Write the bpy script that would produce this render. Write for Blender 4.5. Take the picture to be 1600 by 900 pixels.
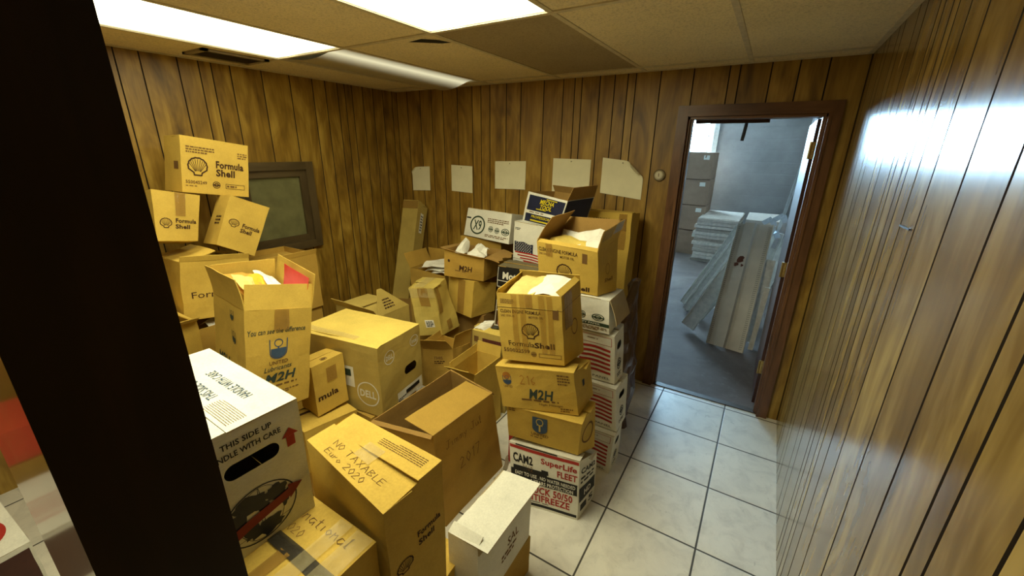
import bpy, bmesh, math, random
from mathutils import Vector, Matrix, noise

SC = bpy.context.scene
COL = SC.collection
for o in list(bpy.data.objects):
    bpy.data.objects.remove(o)

# ------------------------------------------------------------------ camera, exposure, world
VS = SC.view_settings
SC.display_settings.display_device = 'sRGB'
VS.view_transform = 'Standard'
VS.look = 'None'
VS.gamma = 1.0
VS.use_curve_mapping = False
VS.exposure = 1.15

cam_data = bpy.data.cameras.new('camera')
cam_data.sensor_width = 36.0
cam_data.lens = 637.0 / 1600.0 * 36.0
cam_data.clip_start = 0.02
cam = bpy.data.objects.new('camera', cam_data)
COL.objects.link(cam)
CR = [(0.85027198, 0.18012515, -0.49456293),
      (0.52616274, -0.26625103, 0.80762811),
      (0.01379625, -0.94692414, -0.32116093)]
cam.matrix_world = Matrix(((CR[0][0], -CR[0][1], -CR[0][2], 0.0),
                           (CR[1][0], -CR[1][1], -CR[1][2], 0.0),
                           (CR[2][0], -CR[2][1], -CR[2][2], 1.75),
                           (0, 0, 0, 1)))
SC.camera = cam

LAMP_COL = (1.0, 0.95, 0.62)
LAMP_POWER = 7.0
DAY_COL = (0.44, 0.74, 1.0)
DAY_POWER = 56.0
world = bpy.data.worlds.new('world')
SC.world = world
world.use_nodes = True
world.node_tree.nodes['Background'].inputs[0].default_value = (0.9, 0.85, 0.7, 1)
world.node_tree.nodes['Background'].inputs[1].default_value = 0.02

# ------------------------------------------------------------------ materials
MATS = {}


def nodes_of(name):
    m = bpy.data.materials.new(name)
    m.use_nodes = True
    nt = m.node_tree
    nt.nodes.clear()
    out = nt.nodes.new('ShaderNodeOutputMaterial')
    b = nt.nodes.new('ShaderNodeBsdfPrincipled')
    nt.links.new(b.outputs[0], out.inputs[0])
    return m, nt, b


def N(nt, t, **kw):
    n = nt.nodes.new(t)
    for k, v in kw.items():
        setattr(n, k, v)
    return n


def ramp(nt, fac, stops):
    r = N(nt, 'ShaderNodeValToRGB')
    e = r.color_ramp.elements
    while len(e) < len(stops):
        e.new(0.5)
    for i, (p, c) in enumerate(stops):
        e[i].position = p
        e[i].color = (*c, 1)
    nt.links.new(fac, r.inputs[0])
    return r.outputs[0]


def mathn(nt, op, a, b=None, c=None):
    n = N(nt, 'ShaderNodeMath', operation=op)
    for i, x in enumerate((a, b, c)):
        if x is None:
            continue
        if isinstance(x, (int, float)):
            n.inputs[i].default_value = x
        else:
            nt.links.new(x, n.inputs[i])
    return n.outputs[0]


def mixc(nt, fac, a, b, mode='MIX'):
    n = N(nt, 'ShaderNodeMix', data_type='RGBA', blend_type=mode)
    for sock, x in ((n.inputs[0], fac), (n.inputs[6], a), (n.inputs[7], b)):
        if isinstance(x, (int, float)):
            sock.default_value = x
        elif isinstance(x, tuple):
            sock.default_value = (*x, 1)
        else:
            nt.links.new(x, sock)
    return n.outputs[2]


def noisen(nt, vec, scale, detail=3, rough=0.55, dist=0.0):
    n = N(nt, 'ShaderNodeTexNoise')
    n.inputs['Scale'].default_value = scale
    n.inputs['Detail'].default_value = detail
    n.inputs['Roughness'].default_value = rough
    n.inputs['Distortion'].default_value = dist
    if vec is not None:
        nt.links.new(vec, n.inputs['Vector'])
    return n.outputs['Fac']


def coord(nt, kind='Object'):
    return N(nt, 'ShaderNodeTexCoord').outputs[kind]


def scaled(nt, vec, s):
    m = N(nt, 'ShaderNodeMapping')
    m.inputs['Scale'].default_value = s
    nt.links.new(vec, m.inputs['Vector'])
    return m.outputs[0]


def bumpn(nt, b, height, strength, dist=0.01):
    n = N(nt, 'ShaderNodeBump')
    n.inputs['Strength'].default_value = strength
    n.inputs['Distance'].default_value = dist
    nt.links.new(height, n.inputs['Height'])
    nt.links.new(n.outputs[0], b.inputs['Normal'])


def mul(c, k):
    return tuple(min(1.0, x * k) for x in c)


def card(name, c, rough=0.82, spec=0.25):
    """corrugated board: fibre speckle, soft scuffs"""
    if name in MATS:
        return MATS[name]
    m, nt, b = nodes_of(name)
    v = coord(nt)
    n1 = noisen(nt, v, 7, 4, 0.6)
    n2 = noisen(nt, scaled(nt, v, (1, 1, 3)), 140, 2)
    base = ramp(nt, n1, [(0.25, mul(c, 0.80)), (0.55, c), (0.8, mul(c, 1.12))])
    col = mixc(nt, 0.25, base, ramp(nt, n2, [(0.3, mul(c, 0.7)), (0.7, mul(c, 1.2))]))
    nt.links.new(col, b.inputs['Base Color'])
    b.inputs['Roughness'].default_value = rough
    b.inputs['Specular IOR Level'].default_value = spec
    bumpn(nt, b, n1, 0.25, 0.012)
    MATS[name] = m
    return m


def plain(name, c, rough=0.6, spec=0.4, metal=0.0, var=0.12, scale=25):
    if name in MATS:
        return MATS[name]
    m, nt, b = nodes_of(name)
    n1 = noisen(nt, coord(nt), scale, 3)
    nt.links.new(ramp(nt, n1, [(0.3, mul(c, 1 - var)), (0.7, mul(c, 1 + var))]), b.inputs['Base Color'])
    b.inputs['Roughness'].default_value = rough
    b.inputs['Specular IOR Level'].default_value = spec
    b.inputs['Metallic'].default_value = metal
    MATS[name] = m
    return m


def tape_mat(name, c, alpha=0.55, rough=0.18):
    if name in MATS:
        return MATS[name]
    m, nt, b = nodes_of(name)
    v = coord(nt)
    n1 = noisen(nt, v, 30, 3, 0.6, 1.0)
    nt.links.new(ramp(nt, n1, [(0.3, mul(c, 0.85)), (0.7, mul(c, 1.15))]), b.inputs['Base Color'])
    b.inputs['Roughness'].default_value = rough
    b.inputs['Alpha'].default_value = alpha
    b.inputs['Specular IOR Level'].default_value = 0.6
    bumpn(nt, b, n1, 0.35, 0.006)
    MATS[name] = m
    return m


def wood_panel(name, dark, mid, light, rough, spec=0.5, coat=0.0, fine_amt=0.16):
    """vertical-grain panelling; UV map carries plank-random metres, so each plank has its own figure"""
    m, nt, b = nodes_of(name)
    uv = coord(nt, 'UV')
    w = scaled(nt, uv, (3.6, 0.62, 1))
    n1 = noisen(nt, w, 1.0, 4, 0.55, 1.4)
    rings = mathn(nt, 'FRACT', mathn(nt, 'MULTIPLY', n1, 4.5))
    tri = mathn(nt, 'ABSOLUTE', mathn(nt, 'SUBTRACT', rings, 0.5))
    n2 = noisen(nt, scaled(nt, uv, (3.2, 0.9, 1)), 1.7, 3, 0.5, 0.8)
    fine = noisen(nt, scaled(nt, uv, (90, 2.2, 1)), 1.0, 3, 0.6)
    sw = noisen(nt, scaled(nt, uv, (4.5, 1.5, 1)), 1.3, 2, 0.5, 2.6)
    f = mathn(nt, 'ADD', mathn(nt, 'MULTIPLY', n2, 0.50), mathn(nt, 'MULTIPLY', tri, 0.20))
    f = mathn(nt, 'ADD', f, mathn(nt, 'MULTIPLY', sw, 0.34))
    f = mathn(nt, 'ADD', f, mathn(nt, 'MULTIPLY', mathn(nt, 'SUBTRACT', fine, 0.5), fine_amt))
    col = ramp(nt, f, [(0.26, dark), (0.46, mid), (0.68, light)])
    nt.links.new(col, b.inputs['Base Color'])
    r = mathn(nt, 'ADD', mathn(nt, 'MULTIPLY', fine, 0.02), rough - 0.01)
    nt.links.new(r, b.inputs['Roughness'])
    b.inputs['Specular IOR Level'].default_value = spec
    b.inputs['Coat Weight'].default_value = coat
    b.inputs['Coat Roughness'].default_value = 0.25
    bumpn(nt, b, n2, 0.06, 0.01)
    MATS[name] = m
    return m


def tile_mat():
    m, nt, b = nodes_of('floor_tile')
    v = coord(nt)
    sx = N(nt, 'ShaderNodeSeparateXYZ')
    nt.links.new(v, sx.inputs[0])

    def line(s, off, pitch):
        q = mathn(nt, 'FRACT', mathn(nt, 'DIVIDE', mathn(nt, 'SUBTRACT', s, off - 20 * pitch), pitch))
        d = mathn(nt, 'MINIMUM', q, mathn(nt, 'SUBTRACT', 1.0, q))
        return mathn(nt, 'MULTIPLY', d, pitch)
    dx = line(sx.outputs[0], 0.006, 0.4305)
    dy = line(sx.outputs[1], 1.662, 0.4310)
    d = mathn(nt, 'MINIMUM', dx, dy)
    edge = N(nt, 'ShaderNodeMapRange')
    edge.inputs[1].default_value = 0.0030
    edge.inputs[2].default_value = 0.0055
    nt.links.new(d, edge.inputs[0])
    n1 = noisen(nt, v, 9, 6, 0.65, 0.7)
    n2 = noisen(nt, v, 2.0, 3)
    n3 = noisen(nt, v, 28, 5, 0.7, 1.2)
    c1 = ramp(nt, n1, [(0.30, (0.52, 0.50, 0.45)), (0.52, (0.72, 0.695, 0.62)), (0.75, (0.80, 0.77, 0.69))])
    c2 = mixc(nt, 0.35, c1, ramp(nt, n2, [(0.35, (0.60, 0.58, 0.53)), (0.65, (0.80, 0.77, 0.69))]))
    c3 = mixc(nt, ramp(nt, n3, [(0.60, (0, 0, 0)), (0.72, (0.45, 0.45, 0.45))]), c2, (0.33, 0.32, 0.29))
    col = mixc(nt, edge.outputs[0], (0.055, 0.05, 0.042), c3)
    nt.links.new(col, b.inputs['Base Color'])
    rr = mathn(nt, 'SUBTRACT', 0.75, mathn(nt, 'MULTIPLY', edge.outputs[0], 0.42))
    nt.links.new(rr, b.inputs['Roughness'])
    bumpn(nt, b, edge.outputs[0], 0.5, 0.003)
    return m


def concrete_mat():
    m, nt, b = nodes_of('worn_concrete')
    v = coord(nt)
    n1 = noisen(nt, v, 1.6, 5, 0.6, 0.6)
    n2 = noisen(nt, v, 14, 5, 0.7)
    c = ramp(nt, n1, [(0.3, (0.10, 0.078, 0.067)), (0.55, (0.155, 0.122, 0.106)), (0.75, (0.21, 0.17, 0.148))])
    c = mixc(nt, ramp(nt, n2, [(0.55, (0, 0, 0)), (0.75, (0.5, 0.5, 0.5))]), c, (0.20, 0.17, 0.15))
    nt.links.new(c, b.inputs['Base Color'])
    b.inputs['Roughness'].default_value = 0.8
    b.inputs['Specular IOR Level'].default_value = 0.15
    bumpn(nt, b, n2, 0.2, 0.005)
    return m


def ceiling_mat(name, c):
    m, nt, b = nodes_of(name)
    v = coord(nt)
    n1 = noisen(nt, v, 130, 3, 0.6)
    n2 = noisen(nt, v, 2.5, 3)
    c1 = ramp(nt, n1, [(0.36, mul(c, 0.68)), (0.5, c), (0.75, mul(c, 1.06))])
    c2 = mixc(nt, 0.3, c1, ramp(nt, n2, [(0.35, mul(c, 0.8)), (0.65, mul(c, 1.1))]))
    nt.links.new(c2, b.inputs['Base Color'])
    b.inputs['Roughness'].default_value = 0.95
    b.inputs['Specular IOR Level'].default_value = 0.1
    bumpn(nt, b, n1, 0.3, 0.003)
    return m


def block_wall_mat():
    m, nt, b = nodes_of('painted_block')
    v = coord(nt)
    n1 = noisen(nt, v, 1.3, 5, 0.6)
    n2 = noisen(nt, v, 12, 4, 0.6)
    c = ramp(nt, n1, [(0.3, (0.25, 0.235, 0.225)), (0.5, (0.33, 0.31, 0.30)), (0.72, (0.42, 0.40, 0.385))])
    c = mixc(nt, ramp(nt, n2, [(0.62, (0, 0, 0)), (0.75, (0.3, 0.3, 0.3))]), c, (0.20, 0.19, 0.18))
    nt.links.new(c, b.inputs['Base Color'])
    b.inputs['Roughness'].default_value = 0.7
    # block courses
    sx = N(nt, 'ShaderNodeSeparateXYZ')
    nt.links.new(v, sx.inputs[0])
    q = mathn(nt, 'FRACT', mathn(nt, 'DIVIDE', mathn(nt, 'ADD', sx.outputs[2], 10.0), 0.2))
    d = mathn(nt, 'MINIMUM', q, mathn(nt, 'SUBTRACT', 1.0, q))
    mr = N(nt, 'ShaderNodeMapRange')
    mr.inputs[2].default_value = 0.05
    nt.links.new(d, mr.inputs[0])
    bumpn(nt, b, mr.outputs[0], 0.3, 0.006)
    return m


def diffuser_mat(name, axis_centres, half, low, high, axis=0, body=None):
    """prismatic lamp diffuser: brighter over each tube, dimmer between"""
    m = bpy.data.materials.new(name)
    m.use_nodes = True
    nt = m.node_tree
    nt.nodes.clear()
    out = nt.nodes.new('ShaderNodeOutputMaterial')
    em = nt.nodes.new('ShaderNodeEmission')
    v = coord(nt)
    sx = N(nt, 'ShaderNodeSeparateXYZ')
    nt.links.new(v, sx.inputs[0])
    tot = None
    for c in axis_centres:
        d = mathn(nt, 'ABSOLUTE', mathn(nt, 'SUBTRACT', sx.outputs[axis], c))
        g = mathn(nt, 'MAXIMUM', mathn(nt, 'SUBTRACT', 1.0, mathn(nt, 'DIVIDE', d, half)), 0.0)
        g = mathn(nt, 'MULTIPLY', g, g)
        tot = g if tot is None else mathn(nt, 'ADD', tot, g)
    s = mathn(nt, 'ADD', mathn(nt, 'MULTIPLY', tot, high - low), low)
    if body:                     # a tired lamp: mostly an unlit plastic sheet
        nt.nodes.remove(em)
        p = nt.nodes.new('ShaderNodeBsdfPrincipled')
        p.inputs['Base Color'].default_value = (*body, 1)
        p.inputs['Roughness'].default_value = 0.5
        p.inputs['Emission Color'].default_value = (*LAMP_COL, 1)
        nt.links.new(s, p.inputs['Emission Strength'])
        nt.links.new(p.outputs[0], out.inputs[0])
        return m
    nt.links.new(s, em.inputs[1])
    em.inputs[0].default_value = (*LAMP_COL, 1)
    nt.links.new(em.outputs[0], out.inputs[0])
    return m


def emit_mat(name, c, s):
    m = bpy.data.materials.new(name)
    m.use_nodes = True
    nt = m.node_tree
    nt.nodes.clear()
    out = nt.nodes.new('ShaderNodeOutputMaterial')
    em = nt.nodes.new('ShaderNodeEmission')
    em.inputs[0].default_value = (*c, 1)
    em.inputs[1].default_value = s
    nt.links.new(em.outputs[0], out.inputs[0])
    return m


# ------------------------------------------------------------------ object helpers
def tag(o, label=None, cat=None, group=None, kind=None):
    for k, v in (('label', label), ('category', cat), ('group', group), ('kind', kind)):
        if v:
            o[k] = v
    return o


def mesh_obj(name, verts, faces, mats, parent=None, origin=(0, 0, 0), mi=None, smooth=False, uvs=None):
    me = bpy.data.meshes.new(name)
    ox, oy, oz = origin
    me.from_pydata([(v[0] - ox, v[1] - oy, v[2] - oz) for v in verts], [], faces)
    if not isinstance(mats, (list, tuple)):
        mats = [mats]
    for m in mats:
        me.materials.append(m)
    if mi:
        me.polygons.foreach_set('material_index', mi)
    if smooth:
        me.polygons.foreach_set('use_smooth', [True] * len(faces))
    if uvs:
        l = me.uv_layers.new(name='UVMap')
        for p in me.polygons:
            for li, u in zip(p.loop_indices, uvs[p.index]):
                l.data[li].uv = u
    me.update()
    o = bpy.data.objects.new(name, me)
    COL.objects.link(o)
    if parent:
        o.parent = parent
    else:
        o.location = origin
    return o


def empty(name, loc, label, cat, group=None):
    o = bpy.data.objects.new(name, None)
    o.empty_display_size = 0.05
    COL.objects.link(o)
    o.location = loc
    return tag(o, label, cat, group)


class MB:
    """collects shapes for ONE mesh"""

    def __init__(s):
        s.v, s.f, s.m = [], [], []

    def add(s, verts, faces, mi=0):
        b = len(s.v)
        s.v += [tuple(v) for v in verts]
        s.f += [tuple(b + i for i in f) for f in faces]
        s.m += [mi] * len(faces)
        return s

    def box(s, lo, hi, mi=0):
        x0, y0, z0 = lo
        x1, y1, z1 = hi
        v = [(x0, y0, z0), (x1, y0, z0), (x1, y1, z0), (x0, y1, z0), (x0, y0, z1), (x1, y0, z1), (x1, y1, z1), (x0, y1, z1)]
        return s.add(v, [(0, 3, 2, 1), (4, 5, 6, 7), (0, 1, 5, 4), (1, 2, 6, 5), (2, 3, 7, 6), (3, 0, 4, 7)], mi)

    def hexa(s, c, mi=0):
        """c: 4 bottom corners ccw from above, 4 top corners"""
        return s.add(c, [(0, 3, 2, 1), (4, 5, 6, 7), (0, 1, 5, 4), (1, 2, 6, 5), (2, 3, 7, 6), (3, 0, 4, 7)], mi)

    def beam(s, a, b, w, h, up=(0, 0, 1), mi=0):
        a, b = Vector(a), Vector(b)
        d = (b - a).normalized()
        sd = d.cross(Vector(up))
        if sd.length < 1e-4:
            sd = d.cross(Vector((1, 0, 0)))
        sd.normalize()
        u = sd.cross(d)
        c = []
        for p in (a, b):
            for i, j in ((-1, -1), (1, -1), (1, 1), (-1, 1)):
                c.append(p + sd * (i * w / 2) + u * (j * h / 2))
        return s.add(c, [(0, 1, 2, 3), (7, 6, 5, 4), (0, 4, 5, 1), (1, 5, 6, 2), (2, 6, 7, 3), (3, 7, 4, 0)], mi)

    def tube(s, pts, r, n=10, mi=0):
        pts = [Vector(p) for p in pts]
        rings = []
        for i, p in enumerate(pts):
            d = (pts[min(i + 1, len(pts) - 1)] - pts[max(i - 1, 0)]).normalized()
            a = d.cross(Vector((0.31, 0.2, 0.93)))
            a.normalize()
            b = d.cross(a)
            rings.append([p + a * (r * math.cos(2 * math.pi * k / n)) + b * (r * math.sin(2 * math.pi * k / n)) for k in range(n)])
        v = [q for ring in rings for q in ring]
        f = []
        for i in range(len(rings) - 1):
            for k in range(n):
                f.append((i * n + k, i * n + (k + 1) % n, (i + 1) * n + (k + 1) % n, (i + 1) * n + k))
        f.append(tuple(range(n))[::-1])
        f.append(tuple((len(rings) - 1) * n + k for k in range(n)))
        return s.add(v, f, mi)

    def lathe(s, prof, axis_o, axis_d, n=28, mi=0):
        """prof: (radius, distance along axis)"""
        o, d = Vector(axis_o), Vector(axis_d).normalized()
        a = d.cross(Vector((0.3, 0.5, 0.81))).normalized()
        b = d.cross(a)
        v = [o + d * h + a * (r * math.cos(2 * math.pi * k / n)) + b * (r * math.sin(2 * math.pi * k / n)) for r, h in prof for k in range(n)]
        f = []
        for i in range(len(prof) - 1):
            for k in range(n):
                f.append((i * n + k, i * n + (k + 1) % n, (i + 1) * n + (k + 1) % n, (i + 1) * n + k))
        f.append(tuple((len(prof) - 1) * n + k for k in range(n)))
        return s.add(v, f, mi)

    def build(s, name, mats, parent=None, origin=(0, 0, 0), smooth=False):
        return mesh_obj(name, s.v, s.f, mats, parent, origin, s.m, smooth)


def struct(o):
    o['kind'] = 'structure'
    return o

# ------------------------------------------------------------------ the room
M_WOOD_L = wood_panel('panel_left', (0.085, 0.042, 0.006), (0.26, 0.145, 0.018), (0.52, 0.34, 0.06), 0.40)
M_WOOD_B = wood_panel('panel_back', (0.09, 0.044, 0.007), (0.27, 0.148, 0.020), (0.48, 0.30, 0.055), 0.45)
M_WOOD_R = wood_panel('panel_right', (0.085, 0.048, 0.013), (0.215, 0.130, 0.032), (0.42, 0.285, 0.085), 0.21, 0.40, 0.0, 0.02)
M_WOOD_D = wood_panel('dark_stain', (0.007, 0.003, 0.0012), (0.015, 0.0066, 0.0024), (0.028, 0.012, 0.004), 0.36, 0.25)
M_WOOD_N = wood_panel('panel_near', (0.055, 0.026, 0.010), (0.17, 0.085, 0.032), (0.30, 0.17, 0.07), 0.16, 0.7, 0.25)
M_TRIM = wood_panel('trim_wood', (0.055, 0.022, 0.009), (0.135, 0.058, 0.022), (0.22, 0.10, 0.04), 0.36)
M_DOOR = wood_panel('door_wood', (0.025, 0.008, 0.005), (0.05, 0.016, 0.010), (0.08, 0.028, 0.016), 0.4)
M_GROOVE = plain('groove_dark', (0.018, 0.010, 0.005), 0.8)
M_TILE = tile_mat()
M_CONC = concrete_mat()
M_CEIL = ceiling_mat('ceiling_panel', (0.84, 0.72, 0.46))
M_CEIL_D = ceiling_mat('ceiling_panel_stained', (0.40, 0.32, 0.19))
M_GRID = plain('grid_metal', (0.62, 0.54, 0.36), 0.55)
M_BLOCK = block_wall_mat()
M_BLOCK_W = plain('painted_pier', (0.60, 0.58, 0.54), 0.7)
M_VOID_SHADE = plain('void_shade', (0.012, 0.009, 0.006), 0.95)  # near-black colour stands in for the shade inside openings

XL, XR, YB, ZC = -3.14, 0.327, 3.0, 2.25
DX0, DX1, DZ = -0.53, 0.205, 1.965      # doorway


def planked(name, u0, u1, z0, z1, to3d, hole, mat, seed, slab, widths=(0.055, 0.09, 0.105, 0.135, 0.16, 0.2), g=0.0035):
    """panelled wall: V-grooved planks of random width on a backing slab, one mesh"""
    rng = random.Random(seed)
    V, F, MI, UV = [], [], [], []

    def quad(p, mi, uv):
        b = len(V)
        V.extend(p)
        F.append((b, b + 1, b + 2, b + 3))
        MI.append(mi)
        UV.append(uv)
    for lo, hi in slab:
        mb = MB().box(lo, hi)
        b = len(V)
        V.extend(mb.v)
        for f in mb.f:
            F.append(tuple(b + i for i in f))
            MI.append(1)
            UV.append([(0, 0)] * 4)
    cuts = [u0]
    while cuts[-1] < u1 - 0.06:
        cuts.append(min(u1, cuts[-1] + rng.choice(widths)))
    cuts[-1] = u1
    for a, b in zip(cuts, cuts[1:]):
        ru, rz = rng.random() * 40, rng.random() * 17
        edges = [a, b]
        if hole:
            edges += [h for h in hole[:2] if a < h < b]
        edges.sort()
        for p, q in zip(edges, edges[1:]):
            segs = [(z0, z1)]
            if hole and p >= hole[0] - 1e-6 and q <= hole[1] + 1e-6:
                segs = [s for s in ((z0, hole[2]), (hole[3], z1)) if s[1] - s[0] > 1e-3]
            for s0, s1 in segs:
                pl, pr = (p + g if p == a else p), (q - g if q == b else q)
                uv = [(pl + ru, s0 + rz), (pr + ru, s0 + rz), (pr + ru, s1 + rz), (pl + ru, s1 + rz)]
                quad([to3d(pl, 0.0, s0), to3d(pr, 0.0, s0), to3d(pr, 0.0, s1), to3d(pl, 0.0, s1)], 0, uv)
                quad([to3d(p, 0.006, s0), to3d(pl, 0.0, s0), to3d(pl, 0.0, s1), to3d(p, 0.006, s1)], 1, uv)
                quad([to3d(pr, 0.0, s0), to3d(q, 0.006, s0), to3d(q, 0.006, s1), to3d(pr, 0.0, s1)], 1, uv)
    return struct(mesh_obj(name, V, F, [mat, M_GROOVE], mi=MI, uvs=UV))


YF = -2.0
# floors
struct(mesh_obj('floor', [(XL - .1, YF - .1, 0), (XR + .1, YF - .1, 0), (XR + .1, YB + .02, 0), (XL - .1, YB + .02, 0),
                            (XL - .1, YF - .1, -.06), (XR + .1, YF - .1, -.06), (XR + .1, YB + .02, -.06), (XL - .1, YB + .02, -.06)],
                [(0, 1, 2, 3), (7, 6, 5, 4), (0, 4, 5, 1), (1, 5, 6, 2), (2, 6, 7, 3), (3, 7, 4, 0)], M_TILE))
struct(MB().box((-4.2, YB + .02, -.08), (0.5, 9.6, -.012)).build('floor_storeroom', M_CONC))
struct(MB().box((DX0 - .0, YB + .005, -.012), (DX1 + .0, YB + .055, .006)).build('trim_1', plain('threshold', (0.05, 0.035, 0.025), 0.5)))

# walls (planks face the room)
planked('wall_left', YF, YB, 0, ZC + .02, lambda u, d, z: (XL - d, u, z), None, M_WOOD_L, 5,
        [((XL - .10, YF, 0), (XL - .007, YB, ZC + .02))], widths=(0.07, 0.11, 0.14, 0.18, 0.2))
planked('wall_back', XL, XR, 0, ZC + .02, lambda u, d, z: (u, YB + d, z), (DX0, DX1, 0, DZ), M_WOOD_B, 11,
        [((XL, YB + .007, 0), (DX0, YB + .12, 3.2)), ((DX1, YB + .007, 0), (XR + .05, YB + .12, 3.2)),
         ((DX0, YB + .007, DZ), (DX1, YB + .12, 3.2)), ((-4.3, YB + .02, 0), (XL, YB + .12, 3.2))])
planked('wall_right', YF, YB, 0, ZC + .02, lambda u, d, z: (XR + d, u, z), None, M_WOOD_R, 23,
        [((XR + .007, YF, 0), (XR + .10, YB, ZC + .02))], widths=(0.06, 0.09, 0.105, 0.135, 0.17, 0.2), g=0.0045)
planked('wall_front', XL, XR, 0, ZC + .02, lambda u, d, z: (u, YF - d, z), None, M_WOOD_B, 31,
        [((XL, YF - .1, 0), (XR, YF - .007, ZC + .02))])


def wood_box(mb_boxes, name, mat, parent=None, origin=(0, 0, 0)):
    """solid timber pieces with metre UVs running along each piece's longest side"""
    V, F, UV = [], [], []
    rng = random.Random(name)
    for lo, hi in mb_boxes:
        b = len(V)
        mb = MB().box(lo, hi)
        V += mb.v
        ext = [hi[i] - lo[i] for i in range(3)]
        ax = ext.index(max(ext))
        ru, rz = rng.random() * 30, rng.random() * 30
        for f in mb.f:
            F.append(tuple(b + i for i in f))
            uv = []
            for i in f:
                p = mb.v[i]
                oth = [p[k] for k in range(3) if k != ax]
                uv.append((oth[0] + oth[1] + ru, p[ax] + rz))
            UV.append(uv)
    return mesh_obj(name, V, F, mat, parent, origin, uvs=UV)


# near partition: dark end facing the doorway, glossy panelled face on the other room's side
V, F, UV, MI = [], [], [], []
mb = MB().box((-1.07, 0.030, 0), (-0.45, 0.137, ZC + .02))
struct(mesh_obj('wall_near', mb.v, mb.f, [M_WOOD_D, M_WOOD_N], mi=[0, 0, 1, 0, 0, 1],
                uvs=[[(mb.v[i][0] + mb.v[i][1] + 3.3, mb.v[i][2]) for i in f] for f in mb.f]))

# ceiling: lay-in panels as one mesh, tees as trim
CX = [XL - .05, -2.67, -2.06, -1.445, -0.83, -0.22, XR + .02]
CY = [YF, -0.82, 0.40, 1.615, 2.845, YB]
LIGHTS = {(1, 2), (3, 2), (1, 3), (3, 1)}
mb = MB()
for i in range(len(CX) - 1):
    for j in range(len(CY) - 1):
        if (i, j) in LIGHTS:
            continue
        mb.box((CX[i], CY[j], ZC), (CX[i + 1], CY[j + 1], ZC + .015), 1 if (i, j) == (3, 3) else 0)
mb.box((XL - .1, YF - .1, ZC + .16), (XR + .1, YB + .005, ZC + .2), 2)
# dark sheet paints the shade in one panel's broken corner
mb.add([(-1.66, 1.69, ZC - .001), (-1.56, 1.675, ZC - .001), (-1.50, 1.73, ZC - .001), (-1.475, 1.80, ZC - .001), (-1.53, 1.79, ZC - .001), (-1.60, 1.735, ZC - .001)],
       [(5, 4, 3, 2, 1, 0)], 2)
struct(mb.build('ceiling', [M_CEIL, M_CEIL_D, M_VOID_SHADE]))
mb = MB()
for x in CX[1:-1]:
    mb.box((x - .012, YF, ZC - .004), (x + .012, YB - .02, ZC + .002))
for y in CY[1:-1]:
    mb.box((XL, y - .012, ZC - .005), (XR, y + .012, ZC + .001))
mb.box((XL, YB - .022, ZC - .006), (XR, YB, ZC + .002))
mb.box((XL, YF, ZC - .006), (XL + .022, YB, ZC + .002))
mb.box((XR - .022, YF, ZC - .006), (XR, YB, ZC + .002))
struct(mb.build('trim_2', M_GRID))

# doorway casing, jamb and head
struct(wood_box([((DX0 - .062, YB - .022, 0), (DX0, YB, DZ + .065)), ((DX1, YB - .022, 0), (DX1 + .058, YB, DZ + .065)),
                 ((DX0, YB - .022, DZ), (DX1, YB, DZ + .065)),
                 ((DX0 - .012, YB - .028, 0), (DX0 + .004, YB + .0, DZ + .004)), ((DX1 - .004, YB - .028, 0), (DX1 + .012, YB, DZ + .004)),
                 ((DX0, YB, 0), (DX0 + .016, YB + .125, DZ)), ((DX1 - .012, YB, 0), (DX1, YB + .125, DZ)),
                 ((DX0, YB, DZ - .016), (DX1, YB + .125, DZ)),
                 ((DX1 - .024, YB + .02, 0), (DX1 - .012, YB + .075, DZ)),
                 ((DX0 + .016, YB + .02, 0), (DX0 + .028, YB + .075, DZ))], 'trim_3', M_TRIM))
# splintered strip left under the head
struct(wood_box([((DX0 + .03, YB + .125, DZ - .035), (-0.075, YB + .145, DZ + .03))], 'trim_4', M_DOOR))

# opened door leaf in the store room with its brass hinges
door = struct(wood_box([((DX1 - .040, 3.135, 0.012), (DX1 - .002, 3.90, DZ - .02))], 'door_1', M_DOOR))
M_BRASS = plain('brass', (0.50, 0.36, 0.13), 0.35, 0.5, 0.7)
for z in (0.31, 1.03, 1.77):
    hb = MB().box((DX1 - .046, 3.118, z - .048), (DX1 - .012, 3.134, z + .048))
    hb.tube([(DX1 - .046, 3.120, z - .05), (DX1 - .046, 3.120, z + .05)], .007, 10)
    for dz in (-.03, 0, .03):
        hb.lathe([(.005, 0), (.005, .002), (.002, .003)], (DX1 - .028, 3.118, z + dz), (0, -1, 0), 10)
    hb.build('hinge', M_BRASS, door)

# store room shell
struct(MB().box((-1.02, 9.0, -.012), (0.6, 9.15, 3.25)).build('wall_storeroom_far', M_BLOCK))
struct(MB().box((-4.3, 9.3, -.012), (-1.02, 9.45, 1.76)).box((-4.3, 9.3, 2.75), (-1.02, 9.45, 3.25)).box((-1.20, 9.3, 1.76), (-1.02, 9.45, 2.75))
       .box((-4.3, 9.3, 1.76), (-3.3, 9.45, 2.75)).build('wall_storeroom_window', M_BLOCK_W))
struct(MB().box((-1.08, 8.93, -.012), (-1.0, 9.3, 3.25)).build('trim_5', M_BLOCK_W))
struct(MB().box((0.40, YB + .12, -.012), (0.5, 9.15, 3.25)).build('wall_storeroom_right', M_BLOCK))
struct(MB().box((-4.3, YB + .12, -.012), (-4.2, 9.45, 3.25)).build('wall_storeroom_left', M_BLOCK_W))
struct(MB().box((-4.3, YB + .02, 3.2), (0.6, 9.45, 3.3)).build('ceiling_storeroom', M_BLOCK_W))
win = struct(MB().box((-3.3, 9.40, 1.76), (-1.20, 9.41, 2.75)).build('window_2', emit_mat('daylit_glass', DAY_COL, DAY_POWER)))
mb = MB()
for x in (-3.29, -2.6, -1.9, -1.215):
    mb.box((x - .015, 9.37, 1.76), (x + .015, 9.40, 2.75))
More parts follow.
